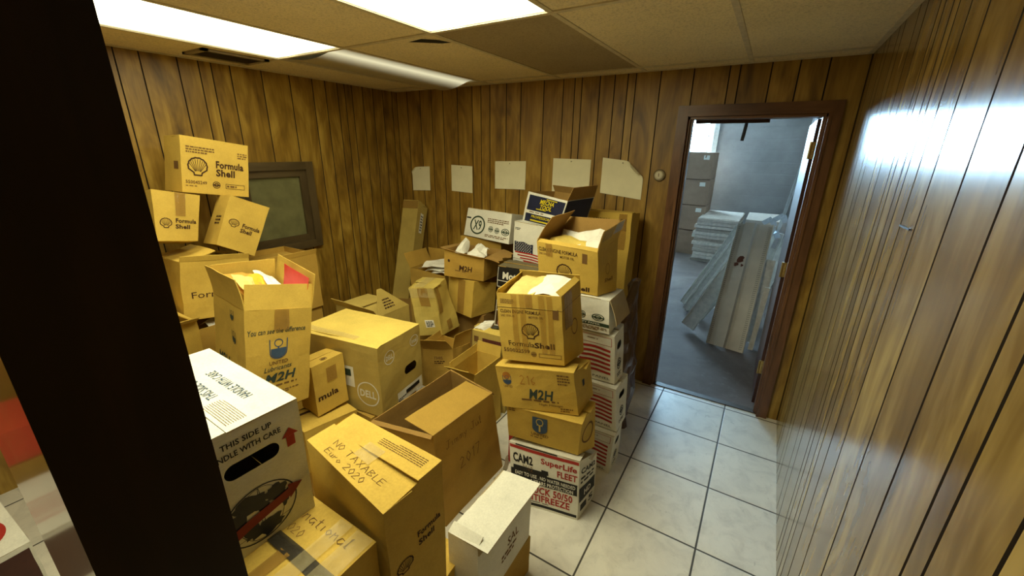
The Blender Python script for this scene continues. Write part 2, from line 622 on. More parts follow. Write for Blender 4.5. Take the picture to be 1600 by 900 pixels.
for z in (1.765, 2.06, 2.40, 2.74):
    mb.box((-3.3, 9.37, z - .012), (-1.2, 9.40, z + .012))
struct(mb.build('window_frame', plain('window_frame_paint', (0.55, 0.57, 0.56), 0.5), win))

# framed hatch in the left wall
M_HATCH = plain('hatch_panel', (0.15, 0.145, 0.06), 0.6, var=0.2, scale=9)
M_HFR = wood_panel('hatch_frame', (0.045, 0.028, 0.010), (0.075, 0.05, 0.020), (0.11, 0.075, 0.032), 0.45)
w1 = struct(MB().box((XL - .004, 1.46, 1.03), (XL + .012, 1.97, 1.60)).build('window_1', M_HATCH))
fr = []
y0, y1, za, zb = 1.42, 2.02, 0.975, 1.64
for inset, dep, wd in ((0.0, .05, .058), (.058, .032, .05)):
    a0, a1, b0, b1 = y0 + inset, y1 - inset, za + inset, zb - inset
    fr += [((XL, a0, b0), (XL + dep, a0 + wd, b1)), ((XL, a1 - wd, b0), (XL + dep, a1, b1)),
           ((XL, a0 + wd, b0), (XL + dep, a1 - wd, b0 + wd)), ((XL, a0 + wd, b1 - wd), (XL + dep, a1 - wd, b1))]
struct(wood_box(fr, 'window_frame', M_HFR, w1))

# ------------------------------------------------------------------ ceiling lights, vent
def ceiling_light(i, j, label, lmat, sag=False):
    x0, x1, y0, y1 = CX[i] + .012, CX[i + 1] - .012, CY[j] + .012, CY[j + 1] - .012
    t = empty('ceiling_light', ((x0 + x1) / 2, (y0 + y1) / 2, ZC), label, 'ceiling light', 'fluorescent ceiling lights')
    o = t.location
    fm = MB()
    fm.box((x0 - .01, y0 - .01, ZC + .10), (x1 + .01, y1 + .01, ZC + .11))
    for lo, hi in (((x0 - .008, y0, ZC), (x0 + .004, y1, ZC + .10)), ((x1 - .004, y0, ZC), (x1 + .008, y1, ZC + .10)),
                   ((x0, y0 - .008, ZC), (x1, y0 + .004, ZC + .10)), ((x0, y1 - .004, ZC), (x1, y1 + .008, ZC + .10))):
        fm.box(lo, hi)
    fm.build('housing', plain('lamp_housing', (0.6, 0.55, 0.42), 0.5), t, o)
    V, F = [], []
    n, m = 24, 12
    for a in range(n + 1):
        for b in range(m + 1):
            u, v = a / n, b / m
            z = ZC + .004
            if sag:
                z = ZC + .006 - .055 * max(0.0, math.sin(math.pi * min(1, u * 1.12))) ** 1.3 * (0.55 + 0.45 * v)
                if u > .9:
                    z = ZC + .006
            V.append((x0 + .004 + (x1 - x0 - .008) * u, y0 + .004 + (y1 - y0 - .008) * v, z))
    for a in range(n):
        for b in range(m):
            F.append((a * (m + 1) + b, a * (m + 1) + b + 1, (a + 1) * (m + 1) + b + 1, (a + 1) * (m + 1) + b))
    mesh_obj('diffuser', V, F, lmat, t, o, smooth=True)
    return t


ceiling_light(1, 2, 'long bright fluorescent ceiling panel nearest the left wall', diffuser_mat('lamp_a', (-.16, .16), .13, LAMP_POWER * .26, LAMP_POWER * .60))
ceiling_light(3, 2, 'bright ceiling panel cut off at the top of the picture, right of the long one',
              diffuser_mat('lamp_b', (-.16, .16), .13, LAMP_POWER * .72, LAMP_POWER * 1.8))
ceiling_light(3, 1, 'added unseen ceiling light above the doorway opening by the dark wall end', diffuser_mat('lamp_added', (-.16, .16), .13, LAMP_POWER * .24, LAMP_POWER * .60))  # lamp added out of view to brighten the near floor and walls
ceiling_light(1, 3, 'dim ceiling light with a sagging diffuser near the back left corner', diffuser_mat('lamp_c', (.17,), .15, .0, LAMP_POWER * .05, 0, (.46, .40, .27)), True)

t = empty('air_vent', (-2.86, 1.43, ZC), 'narrow brown metal air vent in the ceiling above the left wall', 'air vent')
VX0, VX1, VY0, VY1 = -2.98, -2.74, 1.24, 1.60
vm = plain('vent_metal', (0.30, 0.24, 0.15), 0.5)
mb = MB()
for lo, hi in (((VX0, VY0, ZC - .012), (VX0 + .03, VY1, ZC)), ((VX1 - .03, VY0, ZC - .012), (VX1, VY1, ZC)),
               ((VX0, VY0, ZC - .012), (VX1, VY0 + .03, ZC)), ((VX0, VY1 - .03, ZC - .012), (VX1, VY1, ZC))):
    mb.box(lo, hi)
mb.build('frame', vm, t, t.location)
mb = MB()
for k in range(6):
    x = VX0 + .045 + k * .03
    mb.add([(x, VY0 + .03, ZC - .001), (x, VY1 - .03, ZC - .001), (x + .018, VY1 - .03, ZC - .014), (x + .018, VY0 + .03, ZC - .014),
            (x + .002, VY0 + .03, ZC - .001), (x + .002, VY1 - .03, ZC - .001), (x + .020, VY1 - .03, ZC - .014), (x + .020, VY0 + .03, ZC - .014)],
           [(0, 1, 2, 3), (7, 6, 5, 4), (0, 3, 7, 4), (1, 5, 6, 2), (3, 2, 6, 7), (0, 4, 5, 1)])
mb.build('louvers', vm, t, t.location)
MB().box((VX0 + .02, VY0 + .02, ZC - .002), (VX1 - .02, VY1 - .02, ZC - .0005)).build('duct_shade', M_VOID_SHADE, t, t.location)  # near-black plate paints the darkness behind the louvers

CORNERS = {
    'AH': [(-0.859, 1.433, -0.000), (-0.521, 1.509, -0.000), (-0.882, 1.635, -0.000), (-0.505, 1.694, -0.000), (-0.908, 1.473, 0.334), (-0.535, 1.513, 0.354), (-0.906, 1.651, 0.321), (-0.511, 1.691, 0.300)],
    'AG': [(-0.916, 1.485, 0.330), (-0.561, 1.548, 0.330), (-0.924, 1.663, 0.330), (-0.522, 1.676, 0.330), (-0.914, 1.460, 0.554), (-0.535, 1.506, 0.567), (-0.924, 1.647, 0.567), (-0.541, 1.689, 0.580)],
    'AF': [(-0.923, 1.439, 0.567), (-0.571, 1.546, 0.567), (-0.959, 1.661, 0.567), (-0.570, 1.732, 0.567), (-0.963, 1.431, 0.774), (-0.592, 1.505, 0.815), (-0.990, 1.645, 0.783), (-0.599, 1.720, 0.782)],
    'AE': [(-0.941, 1.459, 0.792), (-0.653, 1.540, 0.792), (-0.966, 1.720, 0.792), (-0.644, 1.738, 0.792), (-0.981, 1.467, 1.129), (-0.679, 1.509, 1.156), (-1.010, 1.732, 1.145), (-0.704, 1.778, 1.159)],
    'AL': [(-0.883, 1.897, -0.000), (-0.496, 1.893, -0.000), (-0.881, 2.060, -0.000), (-0.492, 2.057, -0.000), (-0.880, 1.899, 0.253), (-0.486, 1.901, 0.256), (-0.880, 2.061, 0.251), (-0.491, 2.057, 0.247)],
    'AK': [(-0.878, 1.935, 0.252), (-0.487, 1.938, 0.252), (-0.877, 2.121, 0.252), (-0.488, 2.109, 0.252), (-0.901, 1.932, 0.532), (-0.514, 1.926, 0.531), (-0.898, 2.123, 0.533), (-0.506, 2.121, 0.534)],
    'AJ': [(-0.920, 1.946, 0.532), (-0.533, 1.963, 0.532), (-0.918, 2.099, 0.532), (-0.524, 2.081, 0.532), (-0.946, 1.944, 0.830), (-0.555, 1.943, 0.825), (-0.946, 2.106, 0.834), (-0.557, 2.111, 0.840)],
    'AI': [(-0.975, 1.932, 0.831), (-0.584, 1.936, 0.831), (-0.977, 2.162, 0.831), (-0.587, 2.166, 0.831), (-0.987, 1.927, 1.023), (-0.597, 1.931, 1.024), (-0.989, 2.158, 1.022), (-0.599, 2.161, 1.021)],
    'AC': [(-1.018, 1.954, 1.023), (-0.666, 1.948, 1.023), (-0.989, 2.167, 1.023), (-0.619, 2.102, 1.023), (-1.025, 1.926, 1.281), (-0.664, 1.887, 1.279), (-1.002, 2.157, 1.292), (-0.642, 2.128, 1.308)],
    'D': [(-1.050, 1.129, 0.000), (-1.038, 1.617, 0.000), (-1.387, 1.126, 0.000), (-1.372, 1.628, 0.000), (-1.066, 1.091, 0.554), (-1.072, 1.563, 0.511), (-1.427, 1.062, 0.510), (-1.383, 1.592, 0.539)],
    'C': [(-0.684, 0.514, 0.332), (-0.667, 0.709, 0.332), (-1.093, 0.555, 0.332), (-1.081, 0.744, 0.332), (-0.686, 0.509, 0.870), (-0.665, 0.714, 0.895), (-1.085, 0.562, 0.887), (-1.089, 0.736, 0.874)],
    'J': [(-1.523, 1.204, 0.396), (-1.578, 1.561, 0.396), (-2.067, 1.121, 0.396), (-2.122, 1.478, 0.396), (-1.522, 1.206, 0.801), (-1.578, 1.560, 0.793), (-2.067, 1.122, 0.798), (-2.122, 1.478, 0.796)],
    'G': [(-1.960, 0.750, 0.472), (-1.912, 1.040, 0.472), (-2.406, 0.820, 0.472), (-2.357, 1.111, 0.472), (-1.937, 0.829, 1.038), (-1.870, 1.110, 0.979), (-2.378, 0.895, 1.018), (-2.326, 1.185, 1.003)],
    'A': [(-0.975, 0.154, 0.750), (-0.968, 0.493, 0.750), (-1.475, 0.164, 0.750), (-1.468, 0.503, 0.750), (-0.974, 0.154, 1.120), (-0.967, 0.495, 1.119), (-1.474, 0.164, 1.120), (-1.468, 0.504, 1.120)],
    'B': [(-1.206, 0.245, 0.400), (-0.727, 0.238, 0.400), (-1.202, 0.534, 0.400), (-0.723, 0.528, 0.400), (-1.206, 0.244, 0.751), (-0.727, 0.238, 0.751), (-1.203, 0.534, 0.751), (-0.724, 0.527, 0.752)],
    'I': [(-1.662, 0.858, 0.229), (-1.652, 1.128, 0.229), (-2.049, 0.864, 0.229), (-2.042, 1.133, 0.229), (-1.669, 0.859, 0.468), (-1.642, 1.132, 0.444), (-2.051, 0.863, 0.454), (-2.044, 1.129, 0.442)],
    'H': [(-1.720, 0.969, 0.469), (-1.715, 1.144, 0.469), (-2.002, 0.976, 0.469), (-1.997, 1.152, 0.469), (-1.721, 0.972, 0.744), (-1.722, 1.148, 0.748), (-2.001, 0.976, 0.738), (-1.994, 1.153, 0.730)],
    'E': [(-0.603, 0.796, 0.199), (-0.605, 1.153, 0.199), (-0.738, 0.798, 0.199), (-0.735, 1.155, 0.199), (-0.625, 0.821, 0.463), (-0.610, 1.179, 0.452), (-0.758, 0.824, 0.454), (-0.753, 1.181, 0.454)],
    'E2': [(-0.660, 0.740, -0.000), (-0.600, 1.155, -0.000), (-0.908, 0.775, -0.000), (-0.848, 1.191, -0.000), (-0.659, 0.740, 0.200), (-0.598, 1.157, 0.200), (-0.907, 0.775, 0.200), (-0.847, 1.191, 0.200)],
    'F': [(-0.711, 0.581, 0.000), (-0.723, 0.881, 0.000), (-1.011, 0.569, 0.000), (-1.023, 0.870, 0.000), (-0.711, 0.581, 0.331), (-0.722, 0.882, 0.331), (-1.011, 0.570, 0.331), (-1.023, 0.870, 0.331)],
    'O': [(-2.507, 0.782, 0.867), (-2.489, 1.108, 0.817), (-2.835, 0.797, 0.849), (-2.817, 1.123, 0.802), (-2.518, 0.826, 1.178), (-2.500, 1.153, 1.133), (-2.847, 0.842, 1.166), (-2.829, 1.169, 1.119)],
    'M': [(-2.577, 0.793, 1.290), (-2.607, 0.976, 1.254), (-2.833, 0.781, 1.250), (-2.838, 0.976, 1.208), (-2.634, 0.839, 1.539), (-2.625, 1.041, 1.492), (-2.878, 0.834, 1.497), (-2.876, 1.032, 1.453)],
    'N': [(-2.523, 1.014, 1.236), (-2.503, 1.189, 1.138), (-2.724, 1.032, 1.216), (-2.699, 1.212, 1.123), (-2.538, 1.141, 1.490), (-2.509, 1.324, 1.402), (-2.734, 1.163, 1.474), (-2.707, 1.344, 1.383)],
    'L': [(-2.699, 0.981, 1.509), (-2.693, 1.311, 1.454), (-2.921, 0.982, 1.506), (-2.910, 1.315, 1.450), (-2.704, 1.030, 1.802), (-2.698, 1.361, 1.750), (-2.916, 1.036, 1.797), (-2.913, 1.366, 1.743)],
    'R': [(-3.019, 2.639, 0.332), (-2.860, 2.701, 0.332), (-3.045, 2.789, 0.332), (-2.867, 2.818, 0.332), (-2.968, 2.837, 1.282), (-2.794, 2.856, 1.287), (-2.977, 2.955, 1.246), (-2.790, 2.967, 1.204)],
    'W': [(-2.025, 2.553, 1.104), (-1.560, 2.494, 1.104), (-1.998, 2.787, 1.104), (-1.574, 2.766, 1.104), (-1.966, 2.546, 1.321), (-1.559, 2.531, 1.310), (-1.966, 2.798, 1.318), (-1.552, 2.786, 1.315)],
    'V': [(-2.052, 2.549, 0.834), (-1.693, 2.588, 0.834), (-2.059, 2.737, 0.834), (-1.692, 2.758, 0.834), (-2.043, 2.538, 1.093), (-1.668, 2.555, 1.080), (-2.054, 2.729, 1.077), (-1.683, 2.738, 1.060)],
    'U': [(-1.910, 2.168, 0.876), (-1.582, 2.207, 0.876), (-1.925, 2.432, 0.876), (-1.587, 2.454, 0.876), (-1.901, 2.169, 1.068), (-1.558, 2.182, 1.050), (-1.915, 2.430, 1.061), (-1.575, 2.448, 1.057)],
    'T': [(-2.432, 2.349, 0.550), (-2.074, 2.369, 0.550), (-2.447, 2.629, 0.550), (-2.090, 2.648, 0.550), (-2.435, 2.339, 0.809), (-2.070, 2.357, 0.790), (-2.447, 2.618, 0.802), (-2.089, 2.637, 0.797)],
    'X': [(-1.915, 1.892, 0.499), (-1.788, 1.987, 0.499), (-1.988, 2.192, 0.499), (-1.787, 2.238, 0.499), (-2.001, 1.891, 0.838), (-1.809, 1.945, 0.859), (-2.065, 2.171, 0.849), (-1.892, 2.217, 0.857)],
    'Y': [(-1.939, 2.227, 0.591), (-1.674, 2.171, 0.591), (-1.884, 2.448, 0.591), (-1.615, 2.384, 0.591), (-1.919, 2.227, 0.850), (-1.643, 2.176, 0.873), (-1.863, 2.449, 0.838), (-1.590, 2.378, 0.819)],
    'Z': [(-1.476, 2.414, 0.961), (-1.129, 2.346, 0.961), (-1.428, 2.657, 0.961), (-1.083, 2.591, 0.961), (-1.463, 2.411, 1.285), (-1.116, 2.343, 1.275), (-1.416, 2.655, 1.281), (-1.071, 2.589, 1.278)],
    'AA': [(-1.423, 2.447, 1.286), (-1.076, 2.296, 1.286), (-1.326, 2.648, 1.286), (-0.985, 2.510, 1.286), (-1.367, 2.426, 1.489), (-1.019, 2.288, 1.464), (-1.280, 2.651, 1.479), (-0.939, 2.515, 1.473)],
    'AB': [(-1.457, 2.180, 0.869), (-1.149, 2.185, 0.869), (-1.461, 2.423, 0.869), (-1.155, 2.431, 0.869), (-1.441, 2.171, 1.022), (-1.139, 2.181, 1.030), (-1.451, 2.420, 1.026), (-1.146, 2.429, 1.028)],
    'AD': [(-1.157, 2.623, 0.550), (-0.735, 2.652, 0.550), (-1.171, 2.848, 0.550), (-0.748, 2.875, 0.550), (-1.149, 2.644, 1.356), (-0.728, 2.676, 1.372), (-1.163, 2.868, 1.353), (-0.738, 2.894, 1.345)],
    'AM': [(-1.472, 1.697, -0.000), (-1.289, 1.707, -0.000), (-1.487, 1.991, -0.000), (-1.303, 2.001, -0.000), (-1.470, 1.691, 0.463), (-1.292, 1.701, 0.476), (-1.486, 1.986, 0.467), (-1.302, 1.995, 0.468)],
    'AN': [(-1.800, 1.800, -0.000), (-1.553, 1.803, -0.000), (-1.796, 2.101, -0.000), (-1.550, 2.101, -0.000), (-1.800, 1.799, 0.468), (-1.553, 1.820, 0.529), (-1.796, 2.107, 0.491), (-1.550, 2.111, 0.507)],
    'AO': [(-1.552, 1.996, -0.000), (-1.296, 2.045, -0.000), (-1.589, 2.153, -0.000), (-1.330, 2.206, -0.000), (-1.543, 2.013, 0.593), (-1.300, 2.051, 0.580), (-1.594, 2.156, 0.575), (-1.332, 2.212, 0.579)],
}

# ------------------------------------------------------------------ printing: flat artwork laid into a part's own mesh
INK = plain('ink_brown', (0.050, 0.022, 0.010), 0.75, 0.2)
INK_SOFT = plain('ink_soft', (0.16, 0.085, 0.028), 0.8, 0.2)
INK_BLK = plain('ink_black', (0.012, 0.011, 0.010), 0.6, 0.3)
INK_RED = plain('ink_red', (0.36, 0.028, 0.020), 0.6, 0.3)
INK_BLUE = plain('ink_blue', (0.040, 0.075, 0.14), 0.65, 0.3)
INK_NAVY = plain('ink_navy', (0.012, 0.016, 0.045), 0.5, 0.4)
INK_YEL = plain('ink_yellow', (0.62, 0.50, 0.02), 0.5, 0.4)
INK_WHITE = plain('ink_white', (0.70, 0.68, 0.60), 0.7, 0.2)
INK_GREEN = plain('ink_green', (0.035, 0.055, 0.030), 0.7, 0.2)
INK_TEAL = plain('ink_teal', (0.04, 0.06, 0.05), 0.7, 0.2)
INK_ORANGE = plain('ink_orange', (0.42, 0.17, 0.03), 0.7, 0.2)

ART = {}


def art_text(s, bold=0.0, shear=0.0):
    k = ('t', s, bold, shear)
    if k in ART:
        return ART[k]
    cu = bpy.data.curves.new('lettering', 'FONT')
    cu.body = s
    cu.size = 1.0
    cu.resolution_u = 2
    cu.offset = bold
    cu.shear = shear
    cu.space_character = 1.0 + bold * 1.2
    ob = bpy.data.objects.new('lettering', cu)
    COL.objects.link(ob)
    dg = bpy.context.evaluated_depsgraph_get()
    me = bpy.data.meshes.new_from_object(ob.evaluated_get(dg))
    v = [(p.co.x, p.co.y) for p in me.vertices]
    f = [tuple(p.vertices) for p in me.polygons]
    bpy.data.objects.remove(ob)
    bpy.data.curves.remove(cu)
    bpy.data.meshes.remove(me)
    ART[k] = norm2(v, f)
    return ART[k]


def norm2(v, f):
    x0, x1 = min(p[0] for p in v), max(p[0] for p in v)
    y0, y1 = min(p[1] for p in v), max(p[1] for p in v)
    h = max(y1 - y0, 1e-6)
    cx, cy = (x0 + x1) / 2, (y0 + y1) / 2
    return [((x - cx) / h, (y - cy) / h) for x, y in v], f, (x1 - x0) / h


def stroke(pts, w, v, f, closed=False):
    n = len(pts)
    for i in range(n if closed else n - 1):
        a, b = pts[i], pts[(i + 1) % n]
        dx, dy = b[0] - a[0], b[1] - a[1]
        L = math.hypot(dx, dy) or 1
        nx, ny = -dy / L * w / 2, dx / L * w / 2
        ex, ey = dx / L * w * .25, dy / L * w * .25
        k = len(v)
        v += [(a[0] + nx - ex, a[1] + ny - ey), (a[0] - nx - ex, a[1] - ny - ey), (b[0] - nx + ex, b[1] - ny + ey), (b[0] + nx + ex, b[1] + ny + ey)]
        f.append((k, k + 1, k + 2, k + 3))


def poly(pts, v, f):
    k = len(v)
    v += pts
    f.append(tuple(range(k, k + len(pts))))


def circ(cx, cy, r, n=28, a0=0, a1=2 * math.pi, ry=None):
    ry = ry or r
    return [(cx + r * math.cos(a0 + (a1 - a0) * i / n), cy + ry * math.sin(a0 + (a1 - a0) * i / n)) for i in range(n)]


def art_scallop():
    v, f = [], []
    top = []
    for i in range(41):
        a = math.radians(200 - 220 * i / 40)
        r = .50 * (1 + .022 * math.cos(i / 40 * 2 * math.pi * 9))
        top.append((1.12 * r * math.cos(a), .06 + r * math.sin(a)))
    loop = top + [(.24, -.32), (.22, -.46), (-.22, -.46), (-.24, -.32)]
    stroke(loop, .085, v, f, True)
    for i in range(9):
        a = math.radians(160 - 140 * i / 8)
        stroke([(.17 * math.cos(a), -.26 + .06 * math.sin(a)), (.50 * math.cos(a), .06 + .40 * math.sin(a))], .032, v, f)
    return norm2(v, f)


def art_bowl():
    """round-bottomed bowl with a droplet ring over it"""
    v, f = [], []
    stroke([(-.42, .5), (-.42, -.12)] + [(.42 * math.cos(math.pi + a * math.pi / 12), -.12 + .38 * math.sin(math.pi + a * math.pi / 12)) for a in range(13)] + [(.42, .5)], .05, v, f)
    poly([(-.38, .02), (-.38, -.12)] + [(.38 * math.cos(math.pi + a * math.pi / 12), -.12 + .34 * math.sin(math.pi + a * math.pi / 12)) for a in range(13)] + [(.38, .02)], v, f)
    stroke(circ(0, .30, .19, 20), .045, v, f, True)
    stroke([(0, .12), (0, .02)], .07, v, f)
    return norm2(v, f)


def art_shield():
    v, f = [], []
    poly([(-.42, .5), (-.42, -.2)] + [(.42 * math.cos(math.pi + a * math.pi / 12), -.2 + .3 * math.sin(math.pi + a * math.pi / 12)) for a in range(13)] + [(.42, .5)], v, f)
    return norm2(v, f)


def art_pick():
    v, f = [], []
    stroke(circ(0, .22, .24, 20), .06, v, f, True)
    stroke([(0, -.02), (0, -.5)], .12, v, f)
    stroke([(-.2, -.02), (.2, -.02)], .05, v, f)
    return norm2(v, f)


def art_ring(w=.06, ry=1.0):
    v, f = [], []
    stroke(circ(0, 0, .5, 36, ry=.5 * ry), w, v, f, True)
    return norm2(v, f)


def art_disc():
    v, f = [], []
    poly(circ(0, 0, .5, 28), v, f)
    return norm2(v, f)


def art_rect(asp):
    nx, ny = max(2, min(14, int(asp * 5))), 5
    v = [((i / nx - .5) * asp, j / ny - .5) for j in range(ny + 1) for i in range(nx + 1)]
    w = nx + 1
    return v, [(j * w + i, j * w + i + 1, (j + 1) * w + i + 1, (j + 1) * w + i) for j in range(ny) for i in range(nx)], asp


def art_frame(asp, w=.06):
    v, f = [], []
    stroke([(-asp / 2, -.5), (asp / 2, -.5), (asp / 2, .5), (-asp / 2, .5)], w, v, f, True)
    return norm2(v, f)


def art_bars(asp, n, seed=0, fill=.55):
    """print too small to read: broken rows"""
    rng = random.Random(seed)
    v, f = [], []
    p = 1.0 / n
    for i in range(n):
        y = .5 - (i + .5) * p
        x = -asp / 2
        end = asp / 2 * (1 if i < n - 1 else rng.uniform(.1, .9))
        while x < end:
            L = rng.uniform(.25, .9) * p * 2.2
            q = min(end, x + L)
            poly([(x, y - p * fill / 2), (q, y - p * fill / 2), (q, y + p * fill / 2), (x, y + p * fill / 2)], v, f)
            x += L + p * .35
    return v, f, asp


def art_arrow():
    v, f = [], []
    poly([(-.25, -.5), (.25, -.5), (.25, .05), (-.25, .05)], v, f)
    poly([(-.5, .05), (.5, .05), (0, .5)], v, f)
    return norm2(v, f)


def art_stripes(n=5, seed=1):
    v, f = [], []
    rng = random.Random(seed)
    p = 1.0 / n
    for i in range(n):
        y = .5 - i * p
        x0 = -.55 + .55 * (i / n) ** 1.2 + rng.uniform(-.03, .03)
        pts = []
        for k in range(9):
            x = x0 + (.55 - x0) * k / 8
            pts.append((x, y + .03 * math.sin(x * 6 + 1)))
        for k in range(8):
            a, b = pts[k], pts[k + 1]
            poly([(a[0], a[1] - p * .52), (b[0], b[1] - p * .52), b, a], v, f)
    return norm2(v, f)


def art_canton():
    v, f = [], []
    poly([(-.6, -.45), (.6, -.5), (.6, .42), (.35, .36), (0, .5), (-.35, .42), (-.6, .45)], v, f)
    return norm2(v, f)


def art_stars():
    v, f = [], []
    for r in range(6):
        for c in range(7):
            cx, cy = -.5 + c / 6 + (.07 if r % 2 else 0), .40 - r * .155
            pts = []
            for k in range(10):
                a = math.pi / 2 + k * math.pi / 5
                q = .055 if k % 2 == 0 else .024
                pts.append((cx + q * math.cos(a), cy + q * math.sin(a)))
            poly(pts, v, f)
    return norm2(v, f)


def art_globe():
    v, f = [], []
    stroke(circ(0, 0, .5, 40), .022, v, f, True)
    for k in (-.3, 0, .3):
        stroke(circ(0, 0, abs(k) + .02, 28, ry=.48), .008, v, f, True)
        stroke([(-math.sqrt(.25 - k * k), k), (math.sqrt(.25 - k * k), k)], .008, v, f)
    rng = random.Random(4)
    for cx, cy, rx, ry in ((-.12, .28, .26, .15), (.22, .24, .16, .14), (-.30, .05, .13, .20), (.05, -.30, .22, .15), (-.16, -.22, .12, .14), (.33, .02, .08, .16), (.02, .12, .10, .08)):
        pts = []
        for k in range(22):
            a = k / 22 * 2 * math.pi
            q = 1 + rng.uniform(-.28, .22)
            x, y = cx + rx * q * math.cos(a), cy + ry * q * math.sin(a)
            L = math.hypot(x, y)
            if L > .48:
                x, y = x * .48 / L, y * .48 / L
            pts.append((x, y))
        k0 = len(v)
        v.append((cx, cy))
        v.extend(pts)
        for k in range(22):
            f.append((k0, k0 + 1 + k, k0 + 1 + (k + 1) % 22))
    return norm2(v, f)


def art_banner():
    v, f = [], []
    poly([(-1.6, -.62), (-.5, -.22), (-.5, .22), (-1.6, -.10)], v, f)
    poly([(-.5, -.22), (1.0, .10), (1.0, .52), (-.5, .22)], v, f)
    poly([(1.0, -.02), (1.55, .52), (.98, .72)], v, f)
    return norm2(v, f)


def art_bolt():
    v, f = [], []
    poly([(-1.3, -.5), (.2, -.28), (1.3, -.10), (.3, -.42)], v, f)
    poly([(-.7, .05), (.6, .5), (1.4, .42), (-.2, .0)], v, f)
    return norm2(v, f)


def art_seal():
    v, f = [], []
    stroke(circ(0, 0, .5, 24), .10, v, f, True)
    stroke(circ(0, 0, .27, 12), .12, v, f, True)
    stroke([(-.42, -.02), (.42, -.02)], .18, v, f)
    return norm2(v, f)


def art_hand(lines, seed=0, lh=1.25):
    """felt-pen handwriting: single-stroke letters with wobble"""
    G = {'A': [[(0, 0), (.3, 1), (.6, 0)], [(.12, .38), (.5, .38)]], 'B': [[(0, 0), (0, 1), (.45, .85), (.1, .52), (.5, .28), (0, 0)]],
         'E': [[(.5, 1), (0, .95), (0, 0), (.5, .04)], [(0, .5), (.4, .52)]], 'I': [[(.1, 0), (.1, 1)]], 'L': [[(0, 1), (0, 0), (.45, .03)]],
         'N': [[(0, 0), (0, 1), (.5, 0), (.5, 1)]], 'O': [[(.25, 1), (0, .5), (.25, 0), (.5, .5), (.25, 1)]], 'T': [[(0, 1), (.6, 1)], [(.3, 1), (.28, 0)]],
         'X': [[(0, 0), (.5, 1)], [(0, 1), (.5, 0)]], 'J': [[(.1, 1), (.55, 1)], [(.35, 1), (.33, .1), (.1, 0), (0, .2)]],
         '0': [[(.22, 1), (0, .5), (.22, 0), (.45, .5), (.22, 1)]], '1': [[(.05, .8), (.2, 1), (.2, 0)]], '2': [[(0, .8), (.2, 1), (.42, .75), (0, 0), (.48, .03)]],
         '7': [[(0, 1), (.45, 1), (.15, 0)]], '6': [[(.4, .95), (.05, .45), (.2, 0), (.42, .25), (.08, .4)]],
         'a': [[(.4, .5), (.1, .55), (0, .2), (.2, 0), (.4, .3), (.42, 0)]], 'e': [[(.05, .3), (.4, .35), (.2, .58), (0, .25), (.2, 0), (.42, .1)]],
         'i': [[(.08, .5), (.1, 0)]], 'l': [[(.05, 0), (.18, 1), (.05, .9), (.1, 0), (.25, .05)]], 'm': [[(0, 0), (.02, .5), (.2, .5), (.22, 0), (.25, .5), (.42, .5), (.45, 0)]],
         'n': [[(0, 0), (.02, .55), (.08, .4), (.3, .55), (.35, 0)]], 'o': [[(.2, .55), (0, .28), (.2, 0), (.4, .28), (.2, .55)]], 'r': [[(0, 0), (.02, .5), (.12, .4), (.3, .52)]],
         't': [[(.15, .9), (.13, .05), (.3, .02)], [(0, .6), (.32, .62)]], 'u': [[(0, .5), (.05, .05), (.3, .05), (.33, .5), (.36, 0)]], 'y': [[(0, .5), (.18, .1)], [(.36, .5), (.1, -.35)]], ' ': []}
    rng = random.Random(seed)
    v, f = [], []
    for r, s in enumerate(lines):
        x, y0 = r * .12, -r * lh
        for ch in s:
            g = G.get(ch, [])
            wmax = .25
            for st in g:
                pts = [(x + px + rng.uniform(-.03, .03), y0 + py + rng.uniform(-.03, .03) + x * .02) for px, py in st]
                stroke(pts, .055, v, f)
                wmax = max(wmax, max(p[0] for p in st))
            x += wmax + .17
    return norm2(v, f)


# ------------------------------------------------------------------ cartons
SIDES = {'F': (4, 5, lambda s, t: (s, 0, t)), 'R': (5, 7, lambda s, t: (1, s, t)), 'B': (7, 6, lambda s, t: (1 - s, 1, t)),
         'L': (6, 4, lambda s, t: (0, 1 - s, t)), 'T': (None, None, lambda s, t: (s, t, 1)), 'D': (None, None, lambda s, t: (s, 1 - t, 0))}
OPP = {'F': 'B', 'B': 'F', 'L': 'R', 'R': 'L'}


class Sheet:
    """a surface s,t -> point with an outward normal; carries printing"""

    def __init__(s, fn, W, H):
        s.fn, s.W, s.H = fn, W, H

    def nrm(s, a, b):
        e = .01
        du = s.fn(a + e, b) - s.fn(a - e, b)
        dv = s.fn(a, b + e) - s.fn(a, b - e)
        n = du.cross(dv)
        return n.normalized() if n.length > 1e-12 else Vector((0, 0, 1))

    def art(s, mb, art, cs, ct, h, mi, w=None, rot=0.0, off=.0012):
        v, f, asp = art
        hm = h * s.H if h > 0 else -h
        sx = (w * s.W / (asp * hm)) if w else 1.0
        if rot in (90, -90, 270) and w:
            sx = (w * s.H / (asp * hm))
        c, sn = math.cos(math.radians(rot)), math.sin(math.radians(rot))
        out = []
        for x, y in v:
            X, Y = x * hm * sx, y * hm
            X, Y = X * c - Y * sn, X * sn + Y * c
            a, b = cs + X / s.W, ct + Y / s.H
            out.append(s.fn(a, b) + s.nrm(a, b) * off)
        # keep faces pointing outwards
        ff = []
        for q in f:
            n = Vector((0, 0, 0))
            for i in range(1, len(q) - 1):
                n += (out[q[i]] - out[q[0]]).cross(out[q[i + 1]] - out[q[0]])
            m = s.nrm(cs, ct)
            ff.append(q if n.dot(m) >= 0 else q[::-1])
        mb.add(out, ff, mi)


